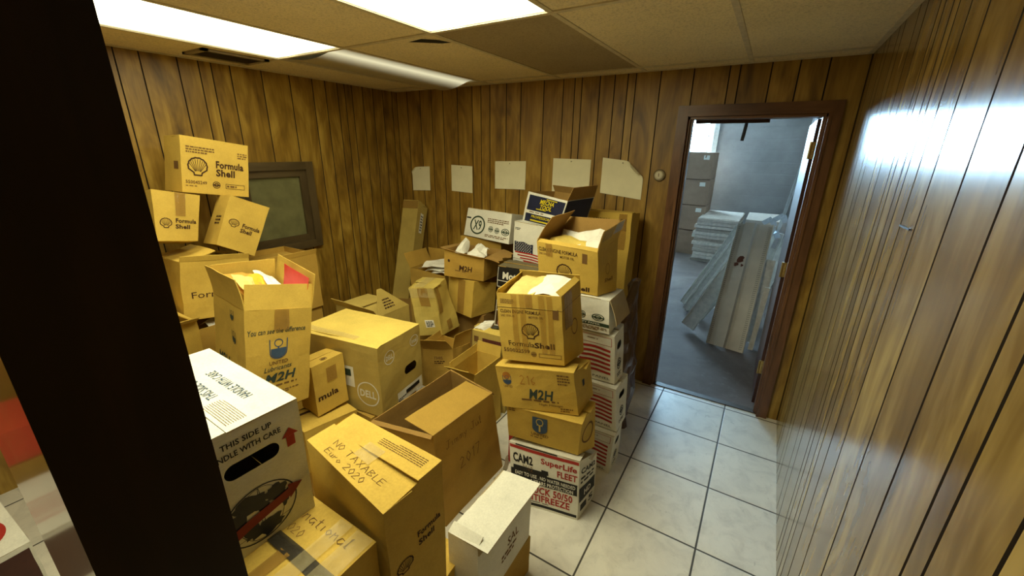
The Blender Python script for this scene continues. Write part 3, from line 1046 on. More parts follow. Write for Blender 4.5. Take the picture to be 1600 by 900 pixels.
class Carton:
    def __init__(s, corners, label, mat, name='cardboard_box', cat='box', group='cardboard boxes heaped in the room', seed=0, amp=.0035, open_top=False,
                 prints=(), flaps=None, holes=(), inner=None, gap=.006, closed='FB', depth=None, lift=0.5):
        if isinstance(corners, str):
            corners = CORNERS[corners]
        s.c = [Vector(p) for p in corners]
        s.amp, s.seed, s.rng = amp, seed, random.Random(seed)
        base = sum((s.c[i] for i in range(4)), Vector()) / 4
        s.root = empty(name, base, label, cat, group)
        s.o = base
        s.mat, s.inner = mat, inner or mat
        s.flap_sheets = {}
        s.prints = list(prints)
        s.open_top = open_top
        mats, idx = [mat, s.inner], {}
        mb = MB()
        rec = 1.0
        zs = (s.P(.5, .5, 1) - s.P(.5, .5, 0)).length
        top_t = 1.0 if open_top else 1.0
        for k in 'FRBL':
            s.grid(mb, k, [h for h in holes if h[0] == k])
        s.grid(mb, 'D', [], 4)
        th = .0045
        if open_top:
            s.walls_inside(mb, th, depth)
        else:
            # recessed closing layer under the flaps
            r = 1 - .006 / zs
            n = 6
            b = len(mb.v)
            vv = [s.P(i / n, j / n, r) for j in range(n + 1) for i in range(n + 1)]
            mb.add(vv, [(j * (n + 1) + i, j * (n + 1) + i + 1, (j + 1) * (n + 1) + i + 1, (j + 1) * (n + 1) + i) for j in range(n) for i in range(n)], 1)
        fl = {}
        if not open_top:
            half = {'F': 'v', 'B': 'v', 'L': 'u', 'R': 'u'}
            D = (s.P(.5, 1, 1) - s.P(.5, 0, 1)).length if closed == 'FB' else (s.P(1, .5, 1) - s.P(0, .5, 1)).length
            for k in closed:
                fl[k] = (D / 2 - gap / 2, lift * s.rng.uniform(.2, 1.0))
        if flaps:
            fl.update(flaps)
        s.body_sheets = {}
        for k in 'FRBLT':
            f = SIDES[k][2]
            W = (s.P(*f(1, .5)) - s.P(*f(0, .5))).length
            H = (s.P(*f(.5, 1)) - s.P(*f(.5, 0))).length
            s.body_sheets[k] = Sheet(lambda a, b, f=f: s.P(*f(a, b)), W, H)
        for p in s.prints:
            if p[0] in 'FRBLT' and len(p[0]) == 1:
                s.lay(mb, mats, s.body_sheets[p[0]], p)
        mb.build('carton_body', mats, s.root, s.o)
        for k, spec in fl.items():
            s.flap(k, *spec)

    def lay(s, mb, mats, sheet, p):
        _, art, cs, ct, h, ink = p[:6]
        w = p[6] if len(p) > 6 else None
        rot = p[7] if len(p) > 7 else 0
        off = p[8] if len(p) > 8 else .0012
        if ink not in mats:
            mats.append(ink)
        sheet.art(mb, art, cs, ct, h, mats.index(ink), w, rot, off)

    def raw(s, u, v, w):
        c = s.c
        b = (c[0] * (1 - u) + c[1] * u) * (1 - v) + (c[2] * (1 - u) + c[3] * u) * v
        t = (c[4] * (1 - u) + c[5] * u) * (1 - v) + (c[6] * (1 - u) + c[7] * u) * v
        return b * (1 - w) + t * w

    def P(s, u, v, w):
        p = s.raw(u, v, w)
        k = Vector((s.seed * 3.7, s.seed * 1.3, 0))
        d = noise.noise_vector(p * 7 + k) * s.amp + noise.noise_vector(p * 19 + k) * (s.amp * .35)
        d.z *= min(1.0, max(0.0, w * 6)) * .7
        return p + d

    def grid(s, mb, k, holes, n=10):
        f = SIDES[k][2]
        ss = [i / n for i in range(n + 1)]
        ts = [i / n for i in range(n + 1)]
        hole = None
        if holes:
            _, hs, ht, hw, hh = holes[0]
            W = (s.P(*f(1, .5)) - s.P(*f(0, .5))).length
            H = (s.P(*f(.5, 1)) - s.P(*f(.5, 0))).length
            r = hh / 2 * H / W
            a0, a1, b0, b1 = hs - hw / 2, hs + hw / 2, ht - hh / 2, ht + hh / 2
            hole = (a0, a1, b0, b1, r)
            ss = sorted([x for x in ss if not (a0 - .02 < x < a1 + .02)] + [a0, a0 + r, a1 - r, a1])
            ts = sorted([x for x in ts if not (b0 - .02 < x < b1 + .02)] + [b0, ht, b1])
        for i in range(len(ss) - 1):
            for j in range(len(ts) - 1):
                x0, x1, y0, y1 = ss[i], ss[i + 1], ts[j], ts[j + 1]
                if hole and x0 >= hole[0] - 1e-6 and x1 <= hole[1] + 1e-6 and y0 >= hole[2] - 1e-6 and y1 <= hole[3] + 1e-6:
                    left, right = abs(x0 - hole[0]) < 1e-6, abs(x1 - hole[1]) < 1e-6
                    if left or right:
                        lo = abs(y0 - hole[2]) < 1e-6
                        cx = x1 if left else x0
                        cy = y1 if lo else y0
                        rx, ry = x1 - x0, y1 - y0
                        arc = [(cx + (-1 if left else 1) * rx * math.cos(a), cy + (-1 if lo else 1) * ry * math.sin(a)) for a in [q * math.pi / 12 for q in range(7)]]
                        pts = [(x0 if left else x1, y0 if lo else y1)] + arc
                        vv = [s.P(*f(*q)) for q in pts]
                        for q in range(1, len(pts) - 1):
                            mb.add([vv[0], vv[q], vv[q + 1]], [(0, 1, 2)], 0)
                    continue
                mb.add([s.P(*f(*q)) for q in ((x0, y0), (x1, y0), (x1, y1), (x0, y1))], [(0, 1, 2, 3)], 0)

    def walls_inside(s, mb, th, depth):
        n = 6
        cu = (s.raw(1, .5, .8) - s.raw(0, .5, .8)).length
        cv = (s.raw(.5, 1, .8) - s.raw(.5, 0, .8)).length
        iu, iv = th / cu, th / cv
        w0 = depth if depth is not None else .02

        def I(u, v, w):
            return s.P(iu + u * (1 - 2 * iu), iv + v * (1 - 2 * iv), w)
        for k in 'FRBL':
            f = SIDES[k][2]
            for i in range(n):
                for j in range(n):
                    q = [(i / n, w0 + (1 - w0) * j / n), ((i + 1) / n, w0 + (1 - w0) * j / n), ((i + 1) / n, w0 + (1 - w0) * (j + 1) / n), (i / n, w0 + (1 - w0) * (j + 1) / n)]
                    mb.add([I(*f(*p)) for p in q], [(3, 2, 1, 0)], 1)
                a, b = i / n, (i + 1) / n
                mb.add([s.P(*f(a, 1)), s.P(*f(b, 1)), I(*f(b, 1)), I(*f(a, 1))], [(0, 1, 2, 3)], 1)
        mb.add([I(0, 0, w0), I(1, 0, w0), I(1, 1, w0), I(0, 1, w0)], [(0, 1, 2, 3)], 1)

    def flap(s, k, L, ang, curl=0.0, taper=0.0, tear=0.0, mat=None, skew=0.0, name=None):
        """hinged board: angle 0 closed, 90 upright, 180 laid outwards, more hangs down"""
        i0, i1, _ = SIDES[k]
        o0, o1, _ = SIDES[OPP[k]]
        f = SIDES[k][2]
        h0, h1 = s.P(*f(0, 1)), s.P(*f(1, 1))
        far = (s.c[o0] + s.c[o1]) / 2 - (s.c[i0] + s.c[i1]) / 2
        ax = (h1 - h0).normalized()
        inn = (far - ax * far.dot(ax)).normalized()
        up = ax.cross(inn).normalized()
        a = math.radians(ang)
        d = inn * math.cos(a) + up * math.sin(a)
        nn = -inn * math.sin(a) + up * math.cos(a)
        W = (h1 - h0).length
        th = .0036
        sd = s.seed * 2.1 + ord(k)

        def fn(x, y, z=0.0):
            xx = .5 + (x - .5) * (1 - taper * y) + skew * y
            LL = L * (1 - tear * max(0, noise.noise(Vector((x * 5 + sd, sd, 0))) + .25))
            p = h0 + (h1 - h0) * xx + d * (y * LL) + nn * (curl * y * y * LL + z)
            q = noise.noise_vector(p * 8 + Vector((sd, 0, 0)))
            return p + nn * (q.x * s.amp * (.5 + .8 * y)) + nn * 0.0
        sheet = Sheet(lambda x, y: fn(x, y), W, L)
        nx, ny = 10, 6
        mb = MB()
        top = [fn(i / nx, j / ny) for j in range(ny + 1) for i in range(nx + 1)]
        bot = [fn(i / nx, j / ny, -th) for j in range(ny + 1) for i in range(nx + 1)]
        w = nx + 1
        F = [(j * w + i, j * w + i + 1, (j + 1) * w + i + 1, (j + 1) * w + i) for j in range(ny) for i in range(nx)]
        b = len(top)
        G = [tuple(b + q for q in t[::-1]) for t in F]
        E = []
        for i in range(nx):
            E.append((i, b + i, b + i + 1, i + 1))
            E.append((ny * w + i, ny * w + i + 1, b + ny * w + i + 1, b + ny * w + i))
        for j in range(ny):
            E.append((j * w, (j + 1) * w, b + (j + 1) * w, b + j * w))
            E.append((j * w + nx, b + j * w + nx, b + (j + 1) * w + nx, (j + 1) * w + nx))
        mats = [mat or s.mat, s.inner]
        mb.add(top + bot, F, 0)
        mb.f += G
        mb.m += [1] * len(G)
        mb.f += E
        mb.m += [1] * len(E)
        for p in s.prints:
            if p[0] == 'f' + k:
                s.lay(mb, mats, sheet, p)
            if p[0] == 'i' + k:      # printed or lined on the inner side
                inside = Sheet(lambda x, y: fn(1 - x, y, -th), W, L)
                s.lay(mb, mats, inside, p)
        s.flap_sheets[k] = sheet
        mb.build(name or 'top_flap', mats, s.root, s.o)

    def tape(s, face, s0, s1, t0, t1, mat, off=.0018, name='tape', n=14):
        """strip of parcel tape; face letter, or 'fF' for a flap, or 'T' to bridge the seam"""
        if face in s.body_sheets:
            sh = s.body_sheets[face]
            if face == 'T':
                off += .0015
        else:
            sh = s.flap_sheets[face[1]]
        sd = s.rng.random() * 9
        V = []
        m = 3
        for i in range(n + 1):
            for j in range(m + 1):
                a, b = s0 + (s1 - s0) * i / n, t0 + (t1 - t0) * j / m
                q = sh.fn(a, b) + sh.nrm(a, b) * (off + .0012 * noise.noise(Vector((a * 22 + sd, b * 22, 0))) + .0012)
                V.append(q)
        F = [(i * (m + 1) + j, (i + 1) * (m + 1) + j, (i + 1) * (m + 1) + j + 1, i * (m + 1) + j + 1) for i in range(n) for j in range(m)]
        mesh_obj(name, V, F, mat, s.root, s.o)

    def at(s, u, v, w):
        return s.raw(u, v, w)


def brick(x0, x1, y0, y1, z0, z1, rz=0.0):
    c, sn = math.cos(rz), math.sin(rz)
    cx, cy = (x0 + x1) / 2, (y0 + y1) / 2
    out = []
    for z in (z0, z1):
        for y in (y0, y1):
            for x in (x0, x1):
                dx, dy = x - cx, y - cy
                out.append((cx + dx * c - dy * sn, cy + dx * sn + dy * c, z))
    return out


def fbrick(xf, y0, y1, dep, z0, z1):
    """carton whose front face looks towards +X: corners ordered front-left, front-right, back-left, back-right"""
    out = []
    for z in (z0, z1):
        out += [(xf, y0, z), (xf, y1, z), (xf - dep, y0, z), (xf - dep, y1, z)]
    return out


def sheet_of_paper(name, label, cat, quad, mat, group=None, bend=.01, th=.0012, seed=0, n=6):
    """one loose sheet or envelope through four corner points"""
    q = [Vector(p) for p in quad]
    nn = (q[1] - q[0]).cross(q[3] - q[0]).normalized()
    if nn.z < 0:
        nn = -nn
    top, bot = [], []
    for j in range(n + 1):
        for i in range(n + 1):
            a, b = i / n, j / n
            p = (q[0] * (1 - a) + q[1] * a) * (1 - b) + (q[3] * (1 - a) + q[2] * a) * b
            p = p + nn * (bend * (4 * a * (1 - a) - .5) * .5 + bend * noise.noise(Vector((a * 2.5 + seed, b * 2.5, seed))))
            top.append(p + nn * th)
            bot.append(p)
    w = n + 1
    F = [(j * w + i, j * w + i + 1, (j + 1) * w + i + 1, (j + 1) * w + i) for j in range(n) for i in range(n)]
    b = len(top)
    G = [tuple(b + k for k in t[::-1]) for t in F]
    E = []
    for i in range(n):
        E += [(i, b + i, b + i + 1, i + 1), (n * w + i, n * w + i + 1, b + n * w + i + 1, b + n * w + i),
              (i * w, (i + 1) * w, b + (i + 1) * w, b + i * w), (i * w + n, b + i * w + n, b + (i + 1) * w + n, (i + 1) * w + n)]
    c = sum(q, Vector()) / 4
    o = mesh_obj(name, top + bot, F + G + E, mat, None, c, smooth=False)
    return tag(o, label, cat, group)

K1 = card('kraft_gold', (0.575, 0.385, 0.072))
K2 = card('kraft_brown', (0.43, 0.265, 0.05))
K3 = card('kraft_lit_pale', (0.70, 0.52, 0.12))  # lit look of carton lids put into the colour; also a packing sheet
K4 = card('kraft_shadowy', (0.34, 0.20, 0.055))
KG = card('kraft_grey', (0.47, 0.345, 0.09))
KT = card('kraft_tan', (0.54, 0.41, 0.10), 0.6, 0.4)
KI = card('kraft_inside', (0.52, 0.32, 0.07))
WH = card('white_board', (0.74, 0.725, 0.64), 0.7, 0.3)
WI = card('white_board_inside', (0.42, 0.33, 0.18))
TAPE_L = tape_mat('thin_tape', (0.40, 0.21, 0.035), 0.34)
TAPE_B = tape_mat('brown_tape', (0.36, 0.20, 0.045), 0.62)
TAPE_C = tape_mat('clear_tape', (0.62, 0.52, 0.28), 0.28, 0.12)
TAPE_D = tape_mat('dark_tape', (0.035, 0.030, 0.022), 0.92, 0.25)
PAPER = plain('paper_white', (0.76, 0.74, 0.66), 0.8, 0.2, var=0.05)
PAPER_Y = plain('paper_manila', (0.68, 0.50, 0.17), 0.75, 0.2, var=0.08)
PAPER_O = plain('envelope_orange', (0.58, 0.30, 0.05), 0.7, 0.2, var=0.08)
PAPER_N = plain('note_paper', (0.80, 0.75, 0.52), 0.85, 0.15, var=0.05, scale=8)
RED_CARD = plain('red_folder', (0.62, 0.035, 0.03), 0.5, 0.4, var=0.06)

FS1, FS2 = art_text('Formula', .012), art_text('Shell', .03)
SC_ = art_scallop()

# ---- stack by the aisle (every carton rests on the bowed lid below it)
for lo, up in (('AH', 'AG'), ('AG', 'AF'), ('AF', 'AE'), ('AL', 'AK'), ('AK', 'AJ'), ('AJ', 'AI'), ('AI', 'AC'), ('V', 'W')):
    tp = CORNERS[lo][4:]
    A = Matrix([[sum(p[a] * p[b] if a < 2 and b < 2 else (p[a] if a < 2 else 1) * (p[b] if b < 2 else 1) for p in tp) for b in range(3)] for a in range(3)])
    k = A.inverted() @ Vector([sum((p[a] if a < 2 else 1) * p[2] for p in tp) for a in range(3)])
    res = max(p[2] - (k[0] * p[0] + k[1] * p[1] + k[2]) for p in tp)
    CORNERS[up] = [(p[0], p[1], k[0] * p[0] + k[1] * p[1] + k[2] + res + .006) if q < 4 else p for q, p in enumerate(CORNERS[up])]
c = Carton('AH', 'white antifreeze carton with red and black print, base of the aisle stack', WH, seed=1, inner=WI, prints=[
    ('F', art_rect(9), .5, .945, .05, INK_RED, .98), ('F', art_rect(9), .40, .99, .02, INK_BLK, .6),
    ('F', art_text('CAM2', .035), .20, .775, .15, INK_BLK, .30), ('F', art_text('2012', 0), .27, .635, .09, INK_SOFT, .15),
    ('F', art_text('SuperLife', .03), .72, .815, .125, INK_RED, .50), ('F', art_text('FLEET', .03), .84, .685, .105, INK_RED, .28),
    ('F', art_rect(6), .5, .50, .18, INK_BLK, .97), ('F', art_rect(3), .30, .615, .07, INK_BLK, .5), ('F', art_rect(1.2), .52, .645, .07, INK_BLK, .10),
    ('F', art_text('EASY TO USE . NO WATER NEEDED', .02), .52, .535, .06, INK_WHITE, .88, 0, .0032), ('F', art_text('6 YEARS PROTECTION', .02), .62, .455, .06, INK_WHITE, .62, 0, .0032),
    ('F', art_text('TRUCK 50/50', .03), .56, .325, .125, INK_RED, .72), ('F', art_text('ANTIFREEZE', .03), .52, .19, .115, INK_RED, .72),
    ('F', art_bars(9, 1, 3), .45, .11, .02, INK_BLK, .85), ('F', art_rect(9), .5, .06, .045, INK_BLK, .97),
    ('R', art_text('CAM2', .035), .5, .80, .10, INK_BLK, .8), ('R', art_bars(2, 2, 9), .5, .64, .14, INK_BLK, .8), ('R', art_rect(2), .5, .40, .24, INK_BLK, .9),
    ('R', art_text('HD', .03), .5, .40, .10, INK_WHITE, .4, 0, .0032), ('R', art_rect(2), .3, .16, .12, INK_BLK, .35), ('R', art_text('5', .03), .72, .16, .12, INK_BLK, .25)])
c = Carton('AG', 'amber carton with blue shield logo, directly on the white antifreeze carton', K1, seed=2, prints=[
    ('F', art_shield(), .46, .62, .50, INK_BLUE, .20, 0, .0034), ('F', art_pick(), .46, .64, .42, KT, .10, 0, .0050),
    ('F', art_text('UNITED', .02), .46, .30, .09, INK_SOFT, .24), ('F', art_bars(5, 1, 4), .46, .21, .05, INK_SOFT, .26), ('F', art_bars(2, 2, 5), .07, .93, .12, INK_SOFT, .1),
    ('R', art_ring(.1), .5, .5, .5, INK_SOFT)])
c = Carton('AF', 'flattish amber carton with orange handwriting, third up in the aisle stack', K1, seed=3, amp=.005, prints=[
    ('F', art_disc(), .13, .80, .16, INK_ORANGE), ('F', art_bowl(), .13, .68, .22, INK_BLUE, .11), ('F', art_text('UNITED', .01), .13, .53, .05, INK_SOFT, .12),
    ('F', art_hand(['216'], 3), .40, .72, .22, INK_ORANGE, .20), ('F', art_bars(2.2, 4, 2), .86, .80, .26, INK_SOFT, .16),
    ('F', art_text('M2H', .026, .25), .55, .40, .24, INK_TEAL, .32), ('F', art_bars(7, 1, 6), .56, .25, .07, INK_SOFT, .55), ('F', art_text('High Mileage', .0, .15), .66, .165, .07, INK_SOFT, .3),
    ('F', art_bars(3, 2, 7), .86, .08, .10, INK_SOFT, .16), ('R', art_rect(.7), .45, .62, .16, INK_BLK)])  # black patch on the side paints the dark inside a hole
aes = Carton('AE', 'taped amber scallop carton, open, on top of the aisle stack', K1, seed=4, amp=.005, open_top=True, depth=.80, prints=[
    ('F', art_rect(20), .5, .80, .006, INK, 1.0), ('F', art_rect(20), .5, .81, .008, K3, 1.0), ('F', art_bars(4, 3, 3), .16, .89, .07, INK_SOFT, .22),  # dark and pale lines paint a fold's shade and lit edge
    ('F', art_text('CLEAN ENGINE FORMULA', .015), .36, .745, .05, INK, .64), ('F', art_text('SAE 10W-30', .01), .15, .68, .035, INK_SOFT, .22), ('F', art_text('MOTOR OIL', .01), .60, .68, .035, INK_SOFT, .22),
    ('F', SC_, .50, .475, .23, INK, .28), ('F', art_text('Formula', .004), .34, .275, .075, INK, .40), ('F', art_text('Shell', .035), .70, .268, .085, INK, .32),
    ('F', art_text('550022599', .02), .25, .165, .06, INK_SOFT, .42), ('F', art_seal(), .52, .13, .08, INK_SOFT), ('F', art_frame(5, .12), .78, .12, .06, INK_SOFT, .36),
    ('F', art_rect(1), .90, .745, .14, INK_SOFT, .09), ('R', art_ring(.08), .6, .45, .22, INK_SOFT), ('R', art_rect(20), .5, .80, .006, INK, 1.0)],
    flaps={'B': (.030, 70), 'L': (.022, 60), 'R': (.03, 40)})
for s0 in (.23, .36, .66, .78):
    aes.tape('F', s0, s0 + .085, .15, .995, TAPE_L)
aes.tape('F', .45, .56, .81, .995, TAPE_B)
aes.tape('R', .1, .5, .5, .99, TAPE_B)

# ---- file boxes with striped print, beside the aisle stack
STRIPE = art_stripes(6, 2)


def striped(key, label, seed):
    c = Carton(key, label, WH, seed=seed, inner=WI, amp=.003, group='white file boxes with red stripes', prints=[
        ('F', art_frame(3.2, .05), .74, .86, .17, INK_RED, .44), ('F', art_bars(4, 1, 1), .74, .87, .03, INK_SOFT, .25),
        ('F', STRIPE, .66, .45, .56, INK_RED, .56), ('F', art_text('IS & PANEL', .0), .72, .08, .05, INK_BLK, .42),
        ('R', art_seal(), .5, .34, .22, INK_BLK), ('R', art_bars(2, 2, 8), .5, .14, .08, INK_BLK, .5)], holes=[('R', .5, .72, .46, .14)])
    return c


striped('AL', 'bottom white file box with red stripes, standing on the tiles beside the aisle stack', 11)
striped('AK', 'middle white file box with red stripes, in the column beside the aisle stack', 12)
striped('AJ', 'upper white file box with red stripes, under the copy paper carton', 13)
Carton('AI', 'white copy paper carton with a green band, on the striped file boxes', WH, seed=14, inner=WI, amp=.004, prints=[
    ('F', art_seal(), .62, .46, .22, INK_GREEN), ('F', art_seal(), .85, .44, .20, INK_GREEN, .18), ('F', art_rect(5), .70, .24, .10, INK_GREEN, .6),
    ('F', art_text('QUALITY PAPER', .01), .66, .24, .06, INK_WHITE, .44, 0, .0032), ('F', art_bars(4, 3, 5), .72, .10, .12, INK_SOFT, .5)], flaps={'R': (.14, 244, .1)})
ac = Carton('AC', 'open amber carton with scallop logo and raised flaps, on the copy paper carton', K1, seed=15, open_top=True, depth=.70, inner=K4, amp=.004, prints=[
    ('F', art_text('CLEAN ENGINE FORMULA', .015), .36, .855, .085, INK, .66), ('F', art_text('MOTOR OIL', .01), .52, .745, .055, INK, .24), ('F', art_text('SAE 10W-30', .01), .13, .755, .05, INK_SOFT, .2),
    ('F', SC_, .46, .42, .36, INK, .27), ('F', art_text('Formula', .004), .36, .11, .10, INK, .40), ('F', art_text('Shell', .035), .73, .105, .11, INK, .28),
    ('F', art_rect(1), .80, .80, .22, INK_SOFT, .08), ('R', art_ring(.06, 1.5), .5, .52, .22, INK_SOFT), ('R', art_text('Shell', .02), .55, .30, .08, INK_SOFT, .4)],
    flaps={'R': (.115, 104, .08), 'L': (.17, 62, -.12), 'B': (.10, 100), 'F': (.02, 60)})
ac.tape('fR', .02, .5, .45, 1.0, TAPE_C, .003)
ac.tape('fR', .55, .98, .5, 1.02, tape_mat('tape_glint', (.75, .8, .9), .55, .08), .003)  # blue-white colour paints the highlights on clear tape
ac.tape('F', .16, .27, .72, 1.0, TAPE_B)

# ---- front row
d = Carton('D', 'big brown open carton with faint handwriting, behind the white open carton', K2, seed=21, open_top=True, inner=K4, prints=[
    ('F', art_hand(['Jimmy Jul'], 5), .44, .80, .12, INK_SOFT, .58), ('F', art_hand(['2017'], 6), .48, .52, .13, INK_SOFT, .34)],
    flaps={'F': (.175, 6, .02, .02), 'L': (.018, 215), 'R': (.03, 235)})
cc = Carton('C', 'tall amber carton with a handwritten lid, at the front of the pile', K1, seed=22, closed='LR', gap=.009, lift=3, prints=[
    ('fL', art_hand(['NO TAXABLE', 'Euro 2020'], 2, 1.5), .50, .42, .60, INK_SOFT, .62), ('fR', art_bars(5, 5, 3, .38), .30, .42, .40, INK_SOFT, .46),
    ('F', art_text('Formula', .03), .70, .685, .040, INK, .42), ('F', art_text('Shell', .03), .64, .625, .040, INK, .29),
    ('F', SC_, .24, .565, .09, INK, .30)])
cc.tape('T', .34, .66, .40, .58, TAPE_C)
j = Carton('J', 'large grey-brown computer carton with round logos and a lid coloured as lit', KG, seed=23, closed='', prints=[
    ('F', art_ring(.06), .24, .78, .20, INK_WHITE), ('F', art_text('DELL', .03), .24, .78, .07, INK_WHITE, .15), ('F', art_ring(.06, .9), .84, .80, .17, INK_WHITE), ('F', art_text('intel', .02), .84, .80, .07, INK_WHITE, .13),
    ('F', art_rect(3), .66, .09, .18, PAPER, .62), ('F', art_rect(4), .72, .11, .06, INK_BLK, .34, 0, .0032), ('F', art_bars(4, 2, 3), .45, .06, .06, INK_BLK, .2, 0, .0032),
    ('L', art_ring(.05), .84, .30, .36, INK_WHITE), ('L', art_text('DELL', .03), .84, .30, .11, INK_WHITE, .19), ('L', art_rect(.7), .62, .50, .30, PAPER, .13), ('L', art_rect(1.2), .61, .56, .10, INK_GREEN, .09, 0, .0032)],
    holes=[('F', .70, .43, .30, .13)], flaps={'R': (.338, 1.0, 0, 0, 0, K3), 'L': (.022, 12, 0, 0, 0, K3)})
j.tape('fR', .30, .95, .86, .99, TAPE_C)
g = Carton([(p[0] * .87, p[1] * .87, 1.75 + (p[2] - 1.75) * .87) for p in CORNERS['G']], 'tall open amber carton full of envelopes with a blue bowl logo and upright flaps', K1, seed=24, open_top=True, depth=.88, amp=.005, prints=[
    ('F', art_text('You can see the difference', .012, .2), .47, .80, .05, INK_TEAL, .86), ('F', art_bowl(), .49, .625, .19, INK_BLUE, .27), ('F', art_text('UNITED', .02), .49, .495, .038, INK_SOFT, .28),
    ('F', art_text('Lubricants', .01, .2), .48, .44, .045, INK_TEAL, .42), ('F', art_text('M2H', .026, .25), .52, .345, .092, INK_TEAL, .48), ('F', art_bars(7, 1, 6), .56, .262, .028, INK_SOFT, .56), ('F', art_bars(5, 2, 8), .6, .19, .04, INK_SOFT, .4),
    ('L', art_bowl(), .62, .90, .09, INK_TEAL, .12), ('L', art_bowl(), .66, .70, .12, INK_TEAL, .14), ('L', art_text('M2H', .026, .25), .32, .42, .12, INK_TEAL, .36), ('L', art_bars(4, 2, 8), .4, .30, .06, INK_SOFT, .5)],
    flaps={'F': (.105, 84), 'L': (.13, 96, .1), 'B': (.135, 80), 'R': (.15, 96)})
g.tape('F', .42, .64, .80, 1.0, TAPE_B)
a = Carton('A', 'large white carton with globe picture and handle slot, closest to the camera', WH, seed=25, closed='LR', gap=.003, inner=WI, amp=.002, prints=[
    ('F', art_text('THIS SIDE UP', .02), .615, .905, .042, INK_BLK, .34), ('F', art_text('HANDLE WITH CARE', .02), .59, .830, .042, INK_BLK, .50), ('F', art_arrow(), .90, .735, .15, INK_RED, .13),
    ('F', art_globe(), .60, .27, .45, INK_NAVY, .55), ('F', art_banner(), .60, .25, .23, plain('ink_maroon_red', (.22, .025, .022), .6, .3), .66, 0, .0034),
    ('fR', art_text('THIS SIDE UP', .0), .50, .72, -.026, INK_BLUE, .30), ('fR', art_text('HANDLE WITH CARE', .0), .44, .40, -.026, INK_BLUE, .44),
    ('fL', art_bars(6, 10, 3, .25), .40, .62, .62, INK_SOFT, .72), ('fR', art_bars(4, 9, 5, .25), .18, .80, .3, INK_SOFT, .26), ('fL', art_frame(2, .05), .55, .5, .42, INK_SOFT, .24)],
    holes=[('F', .62, .70, .38, .115)])
b_ = list(CORNERS['B'])
for q in (2, 3, 6, 7):
    b_[q] = (b_[q][0], b_[q][1] - .020, b_[q][2])
b = Carton(b_, 'amber carton with handwriting and black seam tape, under the globe carton', K1, seed=26, closed='FB', gap=.012, lift=1, prints=[
    ('fB', art_hand(['International'], 4), .42, .36, .30, INK_SOFT, .64, 180), ('fB', art_hand(['2020'], 7), .47, .74, .20, INK_SOFT, .17, 180)])
b.tape('T', .05, .99, .42, .56, TAPE_D, .003)
b.tape('T', .72, .82, .02, .98, TAPE_C, .005)
b.tape('T', .86, .99, .05, .98, TAPE_C, .004)
b.tape('T', .60, .68, .02, .45, TAPE_B, .003)
Carton('I', 'low amber carton with small lid print, under the tall envelope carton', K1, seed=27, closed='FB', gap=.02, lift=3, prints=[
    ('fB', art_bars(4, 4, 3), .45, .4, .42, INK, .5), ('fF', art_rect(3), .3, .8, .10, INK, .35), ('fF', art_bars(4, 2, 3), .65, .45, .14, INK_SOFT, .4)])
h_ = [list(p) for p in CORNERS['H']]
for q in (2, 3, 6, 7):
    h_[q][0] = -1.865
h_ = [tuple(p) for p in h_]
hb = Carton(h_, 'small amber carton wedged between the envelope carton and the computer carton', K1, seed=28, closed='FB', prints=[
    ('F', art_text('mula', .03), .40, .34, .125, INK, .64), ('fF', art_seal(), .5, .45, .5, INK_SOFT)])
hb.tape('F', .40, .72, .58, .86, TAPE_B)
e = Carton('E', 'white open carton with a pale lid sticking out, beside the aisle tiles', WH, seed=29, open_top=True, inner=WI, amp=.0025, prints=[
    ('F', art_text('SAL', .01), .62, .50, .15, INK_SOFT, .22), ('F', art_bars(3, 2, 3), .55, .32, .13, INK_SOFT, .30),
    ('iB', art_frame(1.9, .012), .5, .5, .8, WI, .8)], flaps={'B': (.178, 5, .0, -.02), 'F': (.03, 265), 'L': (.04, 30)})
Carton([(-.620, .90, 0), (-.600, 1.155, 0), (-.86, .91, 0), (-.85, 1.185, 0), (-.620, .90, .197), (-.598, 1.157, .197), (-.86, .91, .197), (-.85, 1.19, .197)], 'plain brown carton on the floor, under the white open carton', K2, seed=30)
Carton('F', 'small amber carton low down, between the handwritten lid and the white carton', K1, seed=31)

# ---- heap against the left wall
FSL = [('F', art_text('Formula', .035), .70, .56, .135, INK, .43), ('F', art_text('Shell', .035), .63, .41, .135, INK, .29)]
Carton('L', 'amber carton with large scallop logo, topmost by the left wall hatch', K1, seed=41, amp=.002, prints=FSL + [
    ('F', SC_, .225, .485, .34, INK, .29), ('F', art_bars(5, 3, 2), .27, .78, .13, INK_SOFT, .40), ('F', art_bars(1.4, 3, 4), .90, .77, .12, INK_SOFT, .15),
    ('F', art_text('550045249', .02), .20, .20, .06, INK_SOFT, .30), ('F', art_bars(5, 1, 4), .17, .13, .025, INK_SOFT, .24), ('F', art_seal(), .49, .18, .13, INK), ('F', art_frame(4, .09), .78, .17, .09, INK, .30), ('F', art_bars(5, 1, 7, .7), .76, .17, .05, INK_SOFT, .22),
    ('L', art_rect(1.5), .72, .48, .14, INK_SOFT, .25)])
FSM = [('F', art_text('Formula', .035), .70, .42, .09, INK, .48), ('F', art_text('Shell', .035), .62, .30, .09, INK, .34), ('F', SC_, .24, .36, .20, INK, .28)]
m_ = Carton([(p[0], p[1] - .012, p[2]) for p in CORNERS['M']], 'amber scallop carton with vertical tape strip, below the topmost left wall carton', K1, seed=42, amp=.002, prints=FSM)
m_.tape('F', .46, .68, .52, 1.0, TAPE_B)
Carton('N', 'tilted amber scallop carton leaning under the hatch on the left wall', K1, seed=43, amp=.003, prints=[
    ('F', art_text('Formula', .035), .70, .50, .085, INK, .46), ('F', art_text('Shell', .035), .60, .40, .085, INK, .30), ('F', SC_, .26, .50, .16, INK, .26), ('L', art_bars(1.5, 3, 4), .6, .5, .2, INK, .4)])
